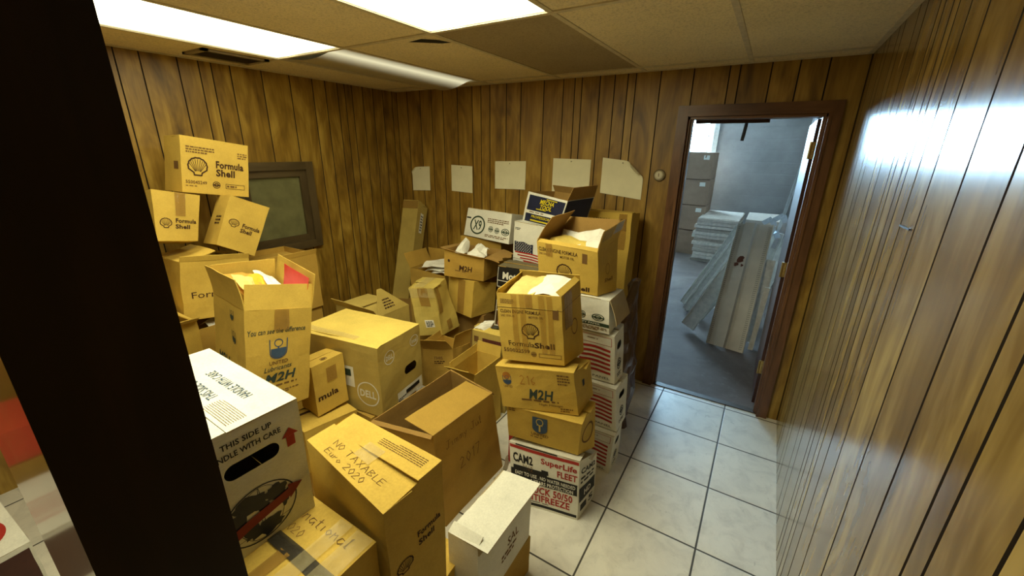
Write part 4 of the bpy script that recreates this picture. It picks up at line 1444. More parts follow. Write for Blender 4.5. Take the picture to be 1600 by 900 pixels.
o_ = Carton('O', 'open amber carton with thin lettering and crumpled flaps, behind the envelope carton', K1, seed=44, open_top=True, depth=.7, amp=.006, prints=[
    ('F', art_text('Formula', .0), .44, .42, .11, INK, .62), ('F', SC_, .62, .66, .24, INK, .3)], flaps={'L': (.17, 12, .12), 'B': (.09, 3), 'R': (.10, 14), 'F': (.03, 110)})
o_.tape('fL', .1, .4, .1, .95, TAPE_C, .003)
Carton(fbrick(-2.50, .80, 1.14, .33, .40, .80), 'brown carton with white scraps on top, below the thin lettered carton', K2, seed=45, open_top=True, depth=.9)
Carton(fbrick(-2.30, .46, .765, .30, .62, .925), 'carton with a curved pale flap, half hidden behind the dark wall end', K1, seed=46, open_top=True, depth=.8,
       flaps={'R': (.20, 30, .35), 'F': (.06, 150)})
nb = Carton(fbrick(-2.42, 1.16, 1.52, .36, .74, 1.10), 'open brown carton holding up the tilted scallop carton', K2, seed=47, open_top=True, depth=.9,
            flaps={'F': (.03, 100)})
bj = Carton(fbrick(-1.98, 1.60, 1.87, .42, .40, .725), 'brown carton with a torn upright flap, behind the large computer carton', KG, seed=48, closed='', prints=[
    ('fF', art_bars(2, 4, 3), .48, .38, .45, INK, .42)], flaps={'F': (.17, 70, 0, .88, 0, None, -.22), 'B': (.20, 2), 'L': (.06, 120, 0, 0, 0, K3)})

# ---- heap in the back corner
r_ = Carton('R', 'long upright tan carton leaning into the back left corner', KG, seed=51, amp=.002, prints=[
    ('R', art_rect(.35), .5, .80, .20, PAPER, .3), ('R', art_bars(.35, 6, 3), .5, .80, .17, INK_BLK, .2, 0, .0032)])
r_.tape('F', .0, 1.0, .92, .995, TAPE_B)
Carton(brick(-3.10, -2.66, 2.55, 2.92, 0, .33), 'dark carton with a white sticker at the foot of the long upright carton', K4, seed=52, prints=[
    ('F', art_rect(1.4), .30, .72, .18, PAPER, .2), ('F', art_bars(1.2, 3, 3), .30, .72, .13, INK_BLK, .14, 0, .0032)])
Carton('T', 'open brown carton heaped with papers, beside the long upright carton', K2, seed=53, open_top=True, depth=.75, amp=.008, flaps={'B': (.14, 75), 'L': (.13, 120), 'R': (.08, 120)})
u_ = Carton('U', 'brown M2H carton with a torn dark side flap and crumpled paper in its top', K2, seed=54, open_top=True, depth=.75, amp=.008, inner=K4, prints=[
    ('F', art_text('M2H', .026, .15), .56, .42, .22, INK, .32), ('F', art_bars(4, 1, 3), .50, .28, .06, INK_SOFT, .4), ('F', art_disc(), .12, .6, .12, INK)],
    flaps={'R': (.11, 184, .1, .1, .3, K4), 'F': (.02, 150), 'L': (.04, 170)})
Carton('V', 'plain brown carton under the white carton with a ringed mark', K2, seed=55)
wc = [(p[0], p[1], p[2] - (.055 if q in (6, 7) else 0)) for q, p in enumerate(CORNERS['W'])]
Carton(wc, 'white carton with a ringed black mark and round seals, against the back wall', WH, seed=56, inner=WI, amp=.002, prints=[
    ('F', art_ring(.09), .28, .44, .66, INK_GREEN), ('F', art_text('X9', .02), .28, .44, .36, INK_GREEN, .18), ('F', art_bars(6, 3, 3), .72, .66, .18, INK_SOFT, .46),
    ('F', art_seal(), .58, .38, .20, INK_GREEN), ('F', art_seal(), .72, .36, .20, INK_GREEN), ('F', art_seal(), .90, .36, .24, INK_GREEN, .17), ('F', art_bars(5, 2, 6), .72, .14, .10, INK_SOFT, .5),
    ('F', art_rect(3), .06, .66, .05, INK_BLK, .1), ('R', art_ring(.1), .5, .5, .5, INK_GREEN), ('R', art_bars(1, 3, 3), .5, .5, .25, INK_GREEN)])
xc = list(CORNERS['X'])
for q in (2, 3, 6, 7):
    xc[q] = (xc[q][0], xc[q][1] - .06, xc[q][2])
x_ = Carton(xc, 'crumpled tan carton in shiny tape with a small white label', KT, seed=57, amp=.010, prints=[
    ('F', art_rect(1.1), .55, .26, .16, PAPER, .36), ('F', art_bars(1.1, 4, 3), .55, .26, .12, INK_BLK, .28, 0, .0032)])
x_.tape('F', .35, .75, .62, 1.0, TAPE_B)
x_.tape('F', .0, 1.0, .80, .99, TAPE_C)
x_.tape('R', .05, .30, .45, .98, TAPE_B)
x_.tape('T', .2, .6, .02, .98, TAPE_C)
x_.tape('R', .35, .6, .05, .25, TAPE_B)
y_ = Carton('Y', 'amber carton with one broad tape strip, behind the crumpled tan carton', K1, seed=58, amp=.004)
y_.tape('F', .42, .68, .02, .98, TAPE_B)
z_ = Carton('Z', 'white carton printed with a starred and striped flag, behind the open amber carton', WH, seed=59, inner=WI, amp=.002, prints=[
    ('F', art_canton(), .27, .47, .24, INK_NAVY, .48), ('F', art_stars(), .27, .47, .19, INK_WHITE, .42, 0, .0032), ('F', art_stripes(4, 6), .40, .26, .22, INK_RED, .70), ('F', art_bars(3, 2, 3), .10, .85, .06, INK_BLK, .14),
    ('F', art_bars(5, 2, 3), .16, .13, .05, INK_BLK, .22), ('F', art_rect(20), .5, .19, .008, INK_SOFT, 1.0)])
aa = Carton('AA', 'navy and yellow printed tool carton with an open lid, topmost on the flag carton', WH, seed=60, open_top=True, inner=K4, amp=.002, prints=[
    ('F', art_rect(2), .52, .67, .50, INK_NAVY, .92), ('F', art_rect(14), .66, .875, .03, INK_YEL, .26, 0, .0032), ('F', art_rect(14), .45, .50, .03, INK_YEL, .26, 0, .0032), ('R', art_rect(2), .5, .5, .96, INK_NAVY, .96),
    ('F', art_text('MECHA', .03, .2), .56, .765, .155, INK_YEL, .36, 0, .0042), ('F', art_text('TOOL', .03, .2), .56, .595, .155, INK_YEL, .30, 0, .0042),
    ('F', art_bars(6, 1, 3), .45, .37, .05, INK_SOFT, .6), ('F', art_rect(4), .52, .17, .28, INK_NAVY, .92), ('F', art_text('PROFESSIONAL', .02), .55, .23, .09, INK_YEL, .62, 0, .0032), ('F', art_rect(8), .5, .10, .05, INK_YEL, .55, 0, .0032)],
    flaps={'R': (.085, 112, .0, .1, 0, K4), 'B': (.05, 62, 0, 0, 0, WH)})
ab = [(p[0], min(p[1], 2.335), p[2]) for p in CORNERS['AB']]
Carton(ab, 'black motor oil carton with white lettering, below the flag carton', INK_BLK, seed=61, inner=KI, amp=.003, prints=[
    ('F', art_text('Motor Oil', .04), .56, .60, .34, INK_WHITE, .84), ('F', art_rect(20), .5, .34, .03, INK_WHITE, .96), ('F', art_rect(20), .5, .05, .03, INK_WHITE, .96), ('F', art_rect(.1), .02, .5, .9, INK_WHITE, .012)],
       flaps={'F': (.075, 2, 0, 0, 0, card('worn_black_top', (.16, .13, .07))), 'B': (.075, 2, 0, 0, 0, card('worn_black_top', (.16, .13, .07)))}, closed='')
ad = Carton('AD', 'tall amber carton lettered along its top, at the back wall by the door', K1, seed=62, amp=.004, prints=[
    ('F', art_text('CLEAN ENGINE FORMULA', .015), .35, .935, .036, INK, .62), ('F', art_text('SAE 10W-30', .01), .12, .89, .022, INK_SOFT, .18), ('F', art_text('MOTOR OIL', .01), .56, .89, .022, INK_SOFT, .2), ('F', art_rect(1), .88, .90, .10, INK_SOFT, .10)],
    flaps={'F': (.10, 2), 'B': (.12, 2), 'L': (.05, 130, 0, 0, 0, K4)}, closed='')
ad.tape('F', .80, .93, .70, .99, TAPE_B)
am = Carton('AM', 'deep empty open carton between the big open carton and the aisle stack', K1, seed=63, open_top=True, depth=.55, amp=.004, inner=K1,
            flaps={'F': (.075, 140), 'B': (.07, 100), 'L': (.05, 95)})
an_ = list(CORNERS['AN'])
for q in (2, 3, 6, 7):
    an_[q] = (an_[q][0], 2.0, an_[q][2])
an = Carton(an_, 'battered tan carton under the crumpled taped one, showing faint lettering', K2, seed=64, open_top=True, depth=.85, amp=.012, prints=[
    ('F', art_text('THIS', .02), .50, .86, .04, INK_SOFT, .3), ('F', art_bars(3, 2, 3), .55, .80, .05, INK, .36), ('F', art_text('CR', .02), .85, .74, .05, KT, .2)],
            flaps={'F': (.09, 110, .1), 'R': (.10, 100, .1), 'L': (.05, 95)})
Carton('AO', 'amber carton with a maroon label, behind the deep empty carton', KG, seed=65, amp=.004, prints=[
    ('F', art_rect(3), .62, .90, .06, plain('ink_maroon', (.10, .03, .02), .7, .2), .62), ('F', art_rect(1), .12, .90, .07, INK_SOFT, .14)], flaps={'F': (.085, 3, 0, 0, 0, K3), 'B': (.08, 3, 0, 0, 0, K3)}, closed='')
Carton(fbrick(-.935, 1.66, 1.86, .09, 0, .50), 'narrow white and red carton squeezed beside the aisle stack', WH, seed=66, inner=WI, prints=[
    ('L', art_rect(1), .5, .30, .56, INK_RED, .98), ('L', art_bars(1, 5, 3), .5, .75, .3, INK_SOFT, .7), ('F', art_rect(1), .5, .30, .56, INK_RED, .98)])

# ---- plain cartons lower in the heap that carry the ones above
def lower(c, label, seed, mat=K2):
    Carton(c, label, mat, seed=seed)


lower(brick(-1.24, -.78, .25, .525, 0, .392), 'plain carton on the floor, below the seam-taped carton', 81)
lower(brick(-1.60, -1.26, .20, .52, 0, .37), 'plain carton on the floor, furthest under the globe carton', 82)
lower(brick(-1.60, -1.26, .20, .52, .37, .742), 'plain carton directly beneath the globe carton, beside the seam-taped one', 83)
lower(brick(-2.05, -1.68, .86, 1.11, 0, .222), 'plain carton on the floor, below the low small-print carton', 84)
lower(brick(-2.08, -1.76, .68, .845, 0, .31), 'plain carton on the floor, below the tall envelope carton', 85)
lower(brick(-2.08, -1.76, .68, .845, .312, .632), 'plain carton directly beneath the tall envelope carton', 103)
lower(brick(-2.05, -1.58, 1.17, 1.50, 0, .390), 'plain carton on the floor, below the large computer carton', 86)
lower(brick(-2.86, -2.48, .80, 1.14, 0, .392), 'plain carton on the floor, at the bottom of the left wall heap', 87)
lower(brick(-2.64, -2.28, .44, .77, 0, .30), 'plain carton on the floor, below the curved flap carton', 88)
lower(brick(-2.64, -2.28, .44, .77, .30, .612), 'plain carton directly beneath the curved flap carton', 89)
lower(brick(-2.80, -2.44, 1.17, 1.52, 0, .37), 'plain carton on the floor, beneath the tilted scallop carton', 90)
lower(brick(-2.80, -2.44, 1.17, 1.52, .37, .732), 'plain carton in the middle of the stack beneath the tilted scallop carton', 91)
lower(brick(-2.42, -2.00, 1.60, 1.87, 0, .392), 'plain carton on the floor, beneath the torn upright flap', 92)
lower(brick(-2.45, -2.08, 2.34, 2.64, 0, .542), 'plain tall carton on the floor, beneath the heaped papers', 93)
lower(brick(-2.06, -1.69, 2.55, 2.80, 0, .41), 'plain carton on the floor, beneath the ringed mark carton', 94)
lower(brick(-2.06, -1.69, 2.55, 2.80, .41, .826), 'plain carton second from the floor, beneath the ringed mark carton', 95)
lower(brick(-1.93, -1.63, 2.27, 2.50, 0, .583), 'plain carton on the floor, beneath the broad tape carton', 96, K4)
lower(brick(-2.06, -1.82, 2.00, 2.22, 0, .490), 'plain carton on the floor, beneath the crumpled taped carton', 97)
lower(brick(-1.46, -1.14, 2.20, 2.335, 0, .43), 'plain carton on the floor, beneath the black motor oil carton', 98, K4)
lower(brick(-1.46, -1.14, 2.20, 2.335, .43, .862), 'plain carton directly beneath the black motor oil carton', 99, K4)
lower(brick(-1.46, -1.18, 2.45, 2.66, 0, .48), 'plain carton on the floor, beneath the flag carton', 100)
lower(brick(-1.46, -1.18, 2.45, 2.66, .48, .954), 'plain carton directly beneath the flag carton', 101)
lower(brick(-1.13, -.74, 2.62, 2.88, 0, .543), 'plain carton on the floor, beneath the tall amber carton at the back wall', 102)

# ------------------------------------------------------------------ loose papers and envelopes
def loose(carton, uvw, label, mat, name='envelope', cat='envelope', group='papers and envelopes in the open cartons', bend=.02, seed=0):
    return sheet_of_paper(name, label, cat, [carton.at(*p) for p in uvw], mat, group, bend, seed=seed)


loose(g, [(.06, .10, 1.12), (.42, .10, 1.10), (.50, .80, 1.20), (.10, .86, 1.22)], 'orange padded envelope sticking up at the left of the tall envelope carton', PAPER_O, seed=1)
loose(g, [(.24, .08, 1.10), (.58, .10, 1.08), (.60, .60, 1.19), (.30, .60, 1.21)], 'yellow envelope leaning over the orange one in the tall envelope carton', plain('envelope_yellow', (.66, .40, .03), .7, .2), seed=2)
loose(g, [(.05, .06, 1.17), (.25, .04, 1.14), (.30, .38, 1.22), (.05, .50, 1.24)], 'pale manila envelope at the near left corner of the tall envelope carton', PAPER_Y, seed=3)
loose(g, [(.50, .12, 1.10), (.92, .10, 1.00), (.90, .50, 1.10), (.54, .55, 1.21)], 'white sheets lying on top in the tall envelope carton', PAPER, 'paper_sheet', 'paper', seed=4)
loose(g, [(.56, .58, 1.10), (.93, .56, 1.04), (.90, .90, 1.12), (.58, .92, 1.20)], 'white envelope behind the top sheets in the tall envelope carton', PAPER, seed=5)
loose(g, [(.93, .04, .93), (.93, .66, .93), (.955, .64, 1.30), (.955, .03, 1.29)], 'bright red folder standing against the flap of the tall envelope carton', RED_CARD, 'folder', 'folder', bend=.004, seed=6)
loose(aes, [(.06, .08, .95), (.55, .08, .96), (.60, .85, 1.03), (.08, .85, 1.01)], 'manila envelope lying in the top carton of the aisle stack', PAPER_Y, seed=7)
loose(aes, [(.45, .12, .985), (.95, .10, .96), (.94, .85, 1.04), (.50, .88, 1.05)], 'white envelopes showing at the top of the aisle stack', PAPER, seed=8)
loose(ac, [(.12, .12, .80), (.88, .10, .84), (.90, .85, 1.12), (.14, .88, 1.06)], 'white crumpled sheet filling the open carton with raised flaps', PAPER, 'paper_sheet', 'paper', bend=.06, seed=9)
loose(ac, [(.06, .05, .86), (.94, .04, .86), (.92, .55, 1.02), (.10, .60, 1.04)], 'tan packing sheet tucked in the open carton with raised flaps', K3, 'paper_sheet', 'paper', bend=.04, seed=10)
loose(u_, [(.10, .15, .85), (.38, .20, .85), (.32, .60, 1.30), (.20, .65, 1.38)], 'white pointed paper at the left in the torn M2H carton', PAPER, 'paper_sheet', 'paper', bend=.05, seed=11)
loose(u_, [(.45, .20, .85), (.85, .18, .88), (.80, .65, 1.12), (.50, .65, 1.32)], 'white crumpled paper at the right in the torn M2H carton', PAPER, 'paper_sheet', 'paper', bend=.06, seed=12)
tt = bpy.data.objects
for k, (dx, lab) in enumerate(((0, 'top sheet of the papers heaped beside the long upright carton'), (1, 'middle sheet of the papers heaped beside the long upright carton'), (2, 'lowest sheet of the papers heaped beside the long upright carton'))):
    z = .84 - dx * .025
    sheet_of_paper('paper_sheet', lab, 'paper', [(-2.38 + .05 * dx, 2.38 + .02 * dx, z - .03), (-2.10 + .01 * dx, 2.42, z), (-2.12, 2.60 - .02 * dx, z + .03), (-2.40 + .04 * dx, 2.56, z)], PAPER, 'papers and envelopes in the open cartons', .03, seed=20 + k)
sheet_of_paper('paper_sheet', 'crushed white paper on the carton below the thin lettered carton', 'paper', [(-2.62, .88, .79), (-2.53, .90, .785), (-2.53, 1.05, .81), (-2.64, 1.03, .82)], PAPER, None, .04, seed=31)
sheet_of_paper('paper_sheet', 'folded white papers on the carton with the maroon label', 'paper', [(-1.545, 2.03, .592), (-1.47, 2.05, .592), (-1.46, 2.17, .61), (-1.535, 2.15, .61)], PAPER, None, .02, th=.006, seed=32)
sheet_of_paper('paper_sheet', 'dark folded leaflet beside the white papers on the carton with the maroon label', 'paper', [(-1.45, 2.10, .594), (-1.33, 2.13, .596), (-1.34, 2.20, .602), (-1.45, 2.18, .602)], plain('leaflet_dark', (.05, .05, .04), .4, .4), None, .01, th=.004, seed=33)
sheet_of_paper('plastic_wrap', 'crumpled clear plastic on the floor between the big open carton and the aisle stack', 'plastic', [(-1.0, 1.50, .012), (-.93, 1.40, .012), (-.88, 1.42, .10), (-.98, 1.60, .12)], tape_mat('clear_plastic', (.55, .5, .36), .6, .15), None, .05, seed=34, n=10)

# brown plastic bag slumped between the stacked cartons and the wall
V, F = [], []
n, m = 26, 16
for i in range(m + 1):
    for k in range(n):
        a = 2 * math.pi * k / n
        t = i / m
        r = (.09 + .03 * math.sin(t * 3.0)) * (1 - .62 * t ** 2.2)
        p = Vector((-.60 + r * .55 * math.cos(a), 2.40 + r * 1.25 * math.sin(a), .002 + 1.02 * t))
        q = noise.noise_vector(p * 11) * .030 + noise.noise_vector(p * 27) * .014
        q.z *= min(1, t * 4)
        V.append(p + q)
for i in range(m):
    for k in range(n):
        F.append((i * n + k, i * n + (k + 1) % n, (i + 1) * n + (k + 1) % n, (i + 1) * n + k))
F.append(tuple(range(n))[::-1])
F.append(tuple(m * n + k for k in range(n)))
tag(mesh_obj('plastic_bag', V, F, plain('bag_plastic', (0.10, 0.058, 0.042), 0.32, 0.5, var=.2), None, (-.6, 2.4, 0)), 'crumpled brown plastic bag stuffed between the flagged file boxes and the back wall', 'bag')

# white wire stand and roll between the heap and the aisle stack
mb = MB()
WX, WY, WZ = -1.43, 2.145, .60
mb.tube([(WX - .02, WY, WZ), (WX, WY, WZ + .19), (WX + .12, WY + .01, WZ + .19)], .004)
mb.tube([(WX + .0, WY, WZ + .12), (WX + .12, WY + .01, WZ + .10)], .004)
mb.tube([(WX - .02, WY, WZ + .003), (WX + .12, WY + .01, WZ + .003)], .004)
mb.tube([(WX + .12, WY + .01, WZ), (WX + .12, WY + .01, WZ + .19)], .004)
tag(mb.build('wire_stand', plain('white_wire', (.6, .56, .45), .4), None, (WX, WY, WZ)), 'small white wire stand on the carton with the maroon label', 'stand')
mb = MB().lathe([(.022, 0), (.045, 0), (.045, .045), (.022, .045), (.022, 0)], (-1.37, 2.16, .645), (0.3, -1, 0), 26)
tag(mb.build('tape_roll', plain('roll_pink', (.36, .15, .10), .4), None, (-1.37, 2.16, .645), True), 'reddish tape roll beside the white wire stand', 'tape roll')

# ------------------------------------------------------------------ notes pinned on the back wall, round thermostat
def wall_note(x0, x1, z0, z1, label, drop=None, curl=None, seed=0):
    n = 14
    V = []
    for j in range(n + 1):
        for i in range(n + 1):
            a, b = i / n, j / n
            x, z = x0 + (x1 - x0) * a, z0 + (z1 - z0) * b
            y = YB - .004 - .004 * (1 - b) - .003 * noise.noise(Vector((a * 3 + seed, b * 3, 0)))
            for cx, amt in (curl or []):
                # corner folded forward along a diagonal
                d = ((a if cx > 0 else 1 - a) + b) - amt
                if d > 0:
                    ln = d * .5 * abs(x1 - x0)
                    th = min(math.pi * .80, d * 7.0)
                    rad = max(ln / max(th, 1e-3), 1e-4)
                    fx = rad * math.sin(th)
                    mv = ln - fx
                    x -= cx * mv * 1.0
                    z -= mv * .85
                    y -= rad * (1 - math.cos(th))
            V.append((x, y, z + (drop or 0) * (a - .5)))
    b = len(V)
    V2 = [(p[0], p[1] + .0008, p[2]) for p in V]
    w = n + 1
    F = [(j * w + i, j * w + i + 1, (j + 1) * w + i + 1, (j + 1) * w + i) for j in range(n) for i in range(n)]
    G = [tuple(b + q for q in t[::-1]) for t in F]
    o = mesh_obj('paper_note', V + V2, F + G, PAPER_N, None, ((x0 + x1) / 2, YB, (z0 + z1) / 2), smooth=True)
    tag(o, label, 'paper note', 'paper notes pinned on the back wall')
    pin = MB().lathe([(.004, 0), (.004, .003), (.002, .004)], ((x0 + x1) / 2, YB - .010, z1 - .018), (0, -1, 0), 10)
    pin.build('pin', plain('pin_metal', (.25, .22, .15), .4, .5, .5), o, ((x0 + x1) / 2, YB, (z0 + z1) / 2))


wall_note(-2.99, -2.765, 1.365, 1.585, 'paper note with a curled left corner, nearest the room corner', .012, [(-1, 1.62)], 1)
wall_note(-2.50, -2.262, 1.38, 1.61, 'small paper note second from the left on the back wall', -.006, None, 2)
wall_note(-2.02, -1.72, 1.435, 1.66, 'middle paper note of the five on the back wall', .008, None, 3)
wall_note(-1.475, -1.165, 1.42, 1.69, 'large flat paper note above the navy tool carton', -.004, None, 4)
wall_note(-1.075, -.77, 1.44, 1.69, 'paper note with its right corner folded over, nearest the round thermostat', -.03, [(1, 1.50)], 5)

t = empty('thermostat', (-.662, YB, 1.598), 'small round cream thermostat on the panelled wall beside the doorway', 'thermostat')
MB().lathe([(.040, 0), (.040, .010), (.034, .016), (.027, .016)], (-.662, YB, 1.598), (0, -1, 0), 32).build('ring', plain('dull_brass', (.22, .17, .09), .4, .5, .4), t, t.location)
MB().lathe([(.028, .004), (.028, .022), (.020, .028), (.0, .029)], (-.662, YB, 1.598), (0, -1, 0), 28).build('dial', plain('cream_plastic', (.62, .56, .40), .4), t, t.location)
MB().box((-.664, YB - .031, 1.590), (-.660, YB - .028, 1.612)).build('pointer', INK_SOFT, t, t.location)
tag(MB().beam((XR - .004, 1.42, 1.57), (XR - .004, 1.52, 1.567), .004, .004).build('staple', INK_BLK, None, (XR - .004, 1.45, 1.57)), 'thin dark nail stuck in the right hand panelled wall', 'nail')

# ------------------------------------------------------------------ other side of the near wall: cartons seen at the left edge
Carton(brick(-2.62, -2.16, -.34, .02, 0, .30, .05), 'white carton with red oval print at the lower left edge of the photo', WH, seed=71, inner=WI, prints=[
    ('fF', art_ring(.09, .6), .6, .5, .7, INK_RED), ('fB', art_ring(.09, .6), .4, .5, .7, INK_RED), ('fB', art_bars(3, 4, 3), .4, .5, .3, INK_RED, .2), ('R', art_rect(1.6), .5, .5, .86, plain('ink_maroon_dark', (.06, .02, .014), .6), .95)])
Carton(brick(-3.05, -2.69, -.38, -.03, .365, .53), 'red printed carton reflected in the glossy wall face at the left edge', plain('red_board', (.60, .05, .03), .5, .3), seed=72)
Carton(brick(-3.05, -2.69, -.38, -.03, 0, .358), 'plain brown carton carrying the red printed carton', K2, seed=73)

# ------------------------------------------------------------------ store room behind the doorway
K5 = card('kraft_dull', (0.34, 0.225, 0.15))
for k in range(4):
    Carton(brick(-1.66, -.90, 7.9, 8.6, .442 * k - .012, .442 * k + .422), ('bottom', 'second lowest', 'second highest', 'top')[k] + ' brown carton of the tall stack in the store room', K5, seed=110 + k, amp=.006,
           group='brown cartons stacked in the store room', prints=[('F', art_rect(1.6), .86, .82, .16, PAPER, .12), ('F', art_rect(9), .5, .995, .008, INK, 1)])
M_BOARD = plain('board_edge', (0.76, 0.67, 0.57), 0.8, 0.2, var=.15)
M_BOARD2 = plain('board_edge_dark', (0.56, 0.48, 0.40), 0.8, 0.2, var=.15)
rng = random.Random(9)
nb_ = 13
for k in range(nb_):
    z = -.012 + k * .0565
    dx, dy = rng.uniform(-.03, .03), rng.uniform(-.04, .04)
    th = rng.uniform(.044, .055)
    o = MB()
    o.hexa([(-.96 + dx, 7.47 + dy, z), (-.34 + dx * .6, 7.44 + dy, z), (-.32 + dx * .6, 8.6, z), (-.94 + dx, 8.6, z),
            (-.96 + dx, 7.47 + dy, z + th), (-.34 + dx * .6, 7.44 + dy, z + th), (-.32 + dx * .6, 8.6, z + th), (-.94 + dx, 8.6, z + th)])
    o.box((-.95 + dx, 7.50 + dy, z + th), (-.34 + dx * .6, 8.58, z + .0565))
    tag(o.build('ceiling_board', M_BOARD if k % 3 else M_BOARD2, None, (-.65, 8.0, z)), 'board of the pale stack on the store room floor, counted %s from the bottom' % ('first second third fourth fifth sixth seventh eighth ninth tenth eleventh twelfth thirteenth'.split()[k]), 'board', 'pale boards stacked in the store room')
o = MB()
for k in range(7):
    o.box((-.24 + .01 * (k % 2), 7.5, -.012 + k * .11), (.26, 8.5, -.012 + k * .11 + .10))
tag(o.build('board_crate', M_BOARD2, None, (0, 8, 0)), 'second low stack of grey panels behind the leaning white fixture', 'panel stack')

M_WHITE_METAL = plain('enamelled_metal', (0.64, 0.58, 0.48), 0.38, 0.5, var=.1, scale=5)
M_RUST = plain('rust', (0.16, 0.055, 0.03), 0.8)
M_PERF = plain('perforation', (0.05, 0.05, 0.05), 0.7)


def fixture(b0, b1, t0, t1):
    """old white strip-light housing: raised middle, two perforated flanges"""
    b0, b1, t0, t1 = map(Vector, (b0, b1, t0, t1))
    u = (b1 - b0)
    nn = u.cross(t0 - b0).normalized()
    if nn.y > 0:
        nn = -nn
    prof = [(0, .018), (.012, .03), (.012, 0.006), (.20, 0.0), (.22, .046), (.50, .050), (.53, 0.0), (.60, -.004), (.965, 0.0), (.985, .022), (1.0, .018)]
    V = []
    for s in (0, .25, .5, .75, 1):
        for a, d in prof:
            V.append((b0 + u * a) * (1 - s) + (t0 + (t1 - t0) * a) * s + nn * d)
    for p in list(V):
        V.append(p - nn * .012)
    w = len(prof)
    h = 5 * w
    F = []
    for j in range(4):
        for i in range(w - 1):
            F.append((j * w + i, j * w + i + 1, (j + 1) * w + i + 1, (j + 1) * w + i))
            F.append((h + j * w + i, h + (j + 1) * w + i, h + (j + 1) * w + i + 1, h + j * w + i + 1))
        for i in (0, w - 1):
            F.append((j * w + i, (j + 1) * w + i, h + (j + 1) * w + i, h + j * w + i))
    for i in range(w - 1):
        F.append((i, i + 1, h + i + 1, h + i))
        F.append((4 * w + i, 4 * w + i + 1, h + 4 * w + i + 1, h + 4 * w + i))
    MI = [0] * len(F)

    def at(a, s, d):
        return (b0 + u * a) * (1 - s) + (t0 + (t1 - t0) * a) * s + nn * d
    # punched rows along the flanges
    for a0, cols in ((.045, 2), (.87, 3)):
        for r in range(62):
            for c_ in range(cols):
                a, s = a0 + c_ * .028, .02 + r * .0156
                k = len(V)
                V += [at(a, s, .0075 if a0 < .5 else .0045), at(a + .012, s, .0075 if a0 < .5 else .0045), at(a + .012, s + .006, .0075 if a0 < .5 else .0045), at(a, s + .006, .0075 if a0 < .5 else .0045)]
                F.append((k, k + 1, k + 2, k + 3))
                MI.append(1)
    # rust scar
    for cx, cs_, rx, rs in ((.36, .70, .10, .03), (.27, .66, .07, .018), (.44, .655, .04, .016)):
        k = len(V)
        rg = random.Random(int(cx * 100))
        for q in range(12):
            an = q / 12 * 2 * math.pi
            V.append(at(cx + rx * math.cos(an) * rg.uniform(.5, 1.2), cs_ + rs * math.sin(an) * rg.uniform(.5, 1.2), .0525))
        F.append(tuple(range(k, k + 12)))
        MI.append(2)
    return mesh_obj('light_fixture', V, F, [M_WHITE_METAL, M_PERF, M_RUST], None, tuple((b0 + b1) / 2), MI)


tag(fixture((-.262, 4.072, -.008), (.062, 4.012, -.008), (-.205, 4.56, 1.095), (.098, 4.54, 1.115)), 'wide white metal light housing with rust marks, leaning in the store room', 'light fixture')


def strip(a, b, w, h, label, mat, up=(0, -.6, .8), lip=True):
    mb = MB().beam(a, b, w, h, up)
    if lip:
        a, b = Vector(a), Vector(b)
        sd = (b - a).normalized().cross(Vector(up)).normalized()
        u = sd.cross((b - a).normalized())
        for k in (-1, 1):
            mb.beam(a + sd * (k * w / 2) + u * (h / 2), b + sd * (k * w / 2) + u * (h / 2), .008, .022, up)
    tag(mb.build('metal_strip', mat, None, a), label, 'metal strip', 'pale strips leaning in the store room')


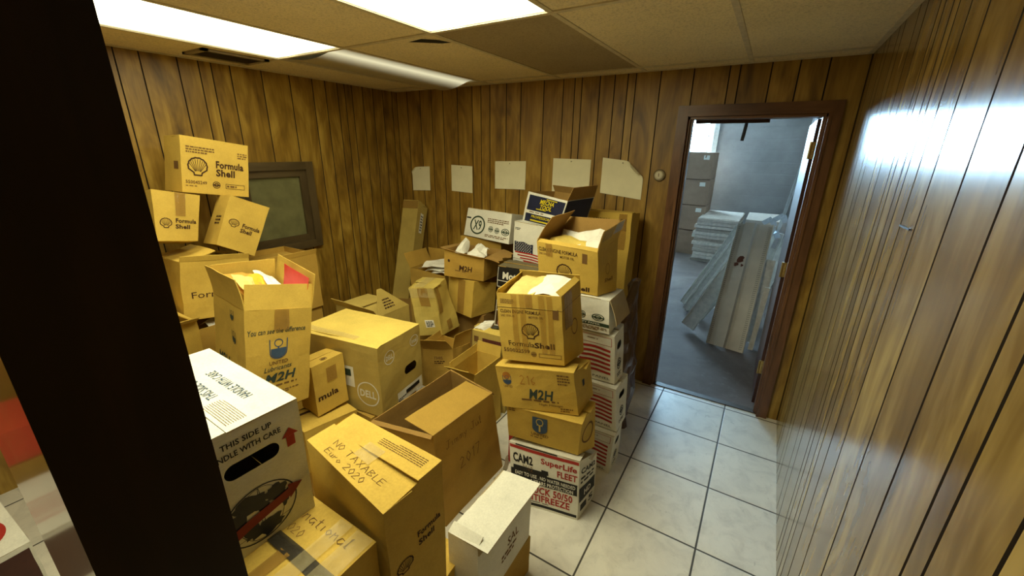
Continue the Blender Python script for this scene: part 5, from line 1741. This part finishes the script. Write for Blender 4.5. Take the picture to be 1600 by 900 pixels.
M_S2 = plain('strip_dull', (0.66, 0.62, 0.55), 0.45, 0.5, var=.15)
strip((-.65, 5.05, .02), (-.20, 5.05, 1.0), .05, .05, 'outermost slim pale strip leaning left of the white light housing', M_S2)
strip((-.58, 4.85, .02), (-.17, 4.85, .92), .06, .05, 'slim pale strip leaning just inside the outermost one', M_S2)
strip((-.47, 4.28, .035), (-.12, 4.52, .80), .13, .04, 'broad white panel leaning low beside the white light housing', plain('panel_white', (.80, .76, .68), .6))
strip((-.40, 4.64, .025), (-.05, 4.68, .72), .06, .04, 'short strip tucked behind the broad white panel', M_S2)
strip((-.02, 4.78, .03), (.15, 4.84, 1.00), .10, .05, 'pale strip leaning steeply right of the white light housing', M_S2)
strip((.09, 4.22, .035), (.13, 4.44, .80), .07, .05, 'dull strip leaning against the opened door', M_S2)
strip((.02, 4.90, .03), (.30, 5.25, .92), .12, .05, 'grey strip furthest right behind the opened door', M_S2)
strip((.11, 4.06, .03), (.14, 4.12, .62), .04, .04, 'thin short rod leaning beside the opened door', M_S2, lip=False)
strip((.06, 5.40, .02), (.30, 5.40, 2.20), .022, .02, 'tall white strip standing against the store room wall behind the door', plain('white_strip', (.70, .72, .72), .5))
for k, (x, y, z, lab) in enumerate(((.05, 4.70, 1.10, 'bent shiny metal clip on top of the white light housing'), (.14, 4.86, 1.12, 'shiny metal bracket at the upper end of the leaning strips'), (.10, 4.75, .98, 'twisted metal bracket hanging beside the white light housing'))):
    mb = MB()
    mb.beam((x - .05, y, z), (x + .02, y + .02, z + .05), .05, .006, (0, -.7, .7))
    mb.beam((x + .02, y + .02, z + .05), (x + .05, y, z - .02), .05, .006, (0, -.7, .7))
    mb.beam((x + .05, y, z - .02), (x + .03, y - .02, z - .12), .04, .006, (0, -.7, .2))
    tag(mb.build('metal_bracket', plain('galvanised', (.62, .66, .70), .25, .5, .6), None, (x, y, z)), lab, 'bracket', 'metal brackets in the store room')
# strap hanging from the door head
mb = MB()
mb.tube([(-.245, 3.19, 1.99), (-.215, 3.19, 1.965), (-.203, 3.19, 1.93), (-.212, 3.19, 1.84)], .008)
mb.tube([(-.203, 3.19, 1.93), (-.185, 3.19, 1.965), (-.165, 3.19, 1.995)], .005)
mb.beam((-.203, 3.19, 1.94), (-.213, 3.19, 1.825), .020, .008, (0, -1, 0))
mb.box((-.26, 3.145, 1.985), (-.15, 3.20, 1.998))
tag(mb.build('hanging_strap', plain('dark_strap', (.03, .03, .035), .6), None, (-.2, 3.19, 1.9)), 'dark strap hanging from the head of the doorway', 'strap')
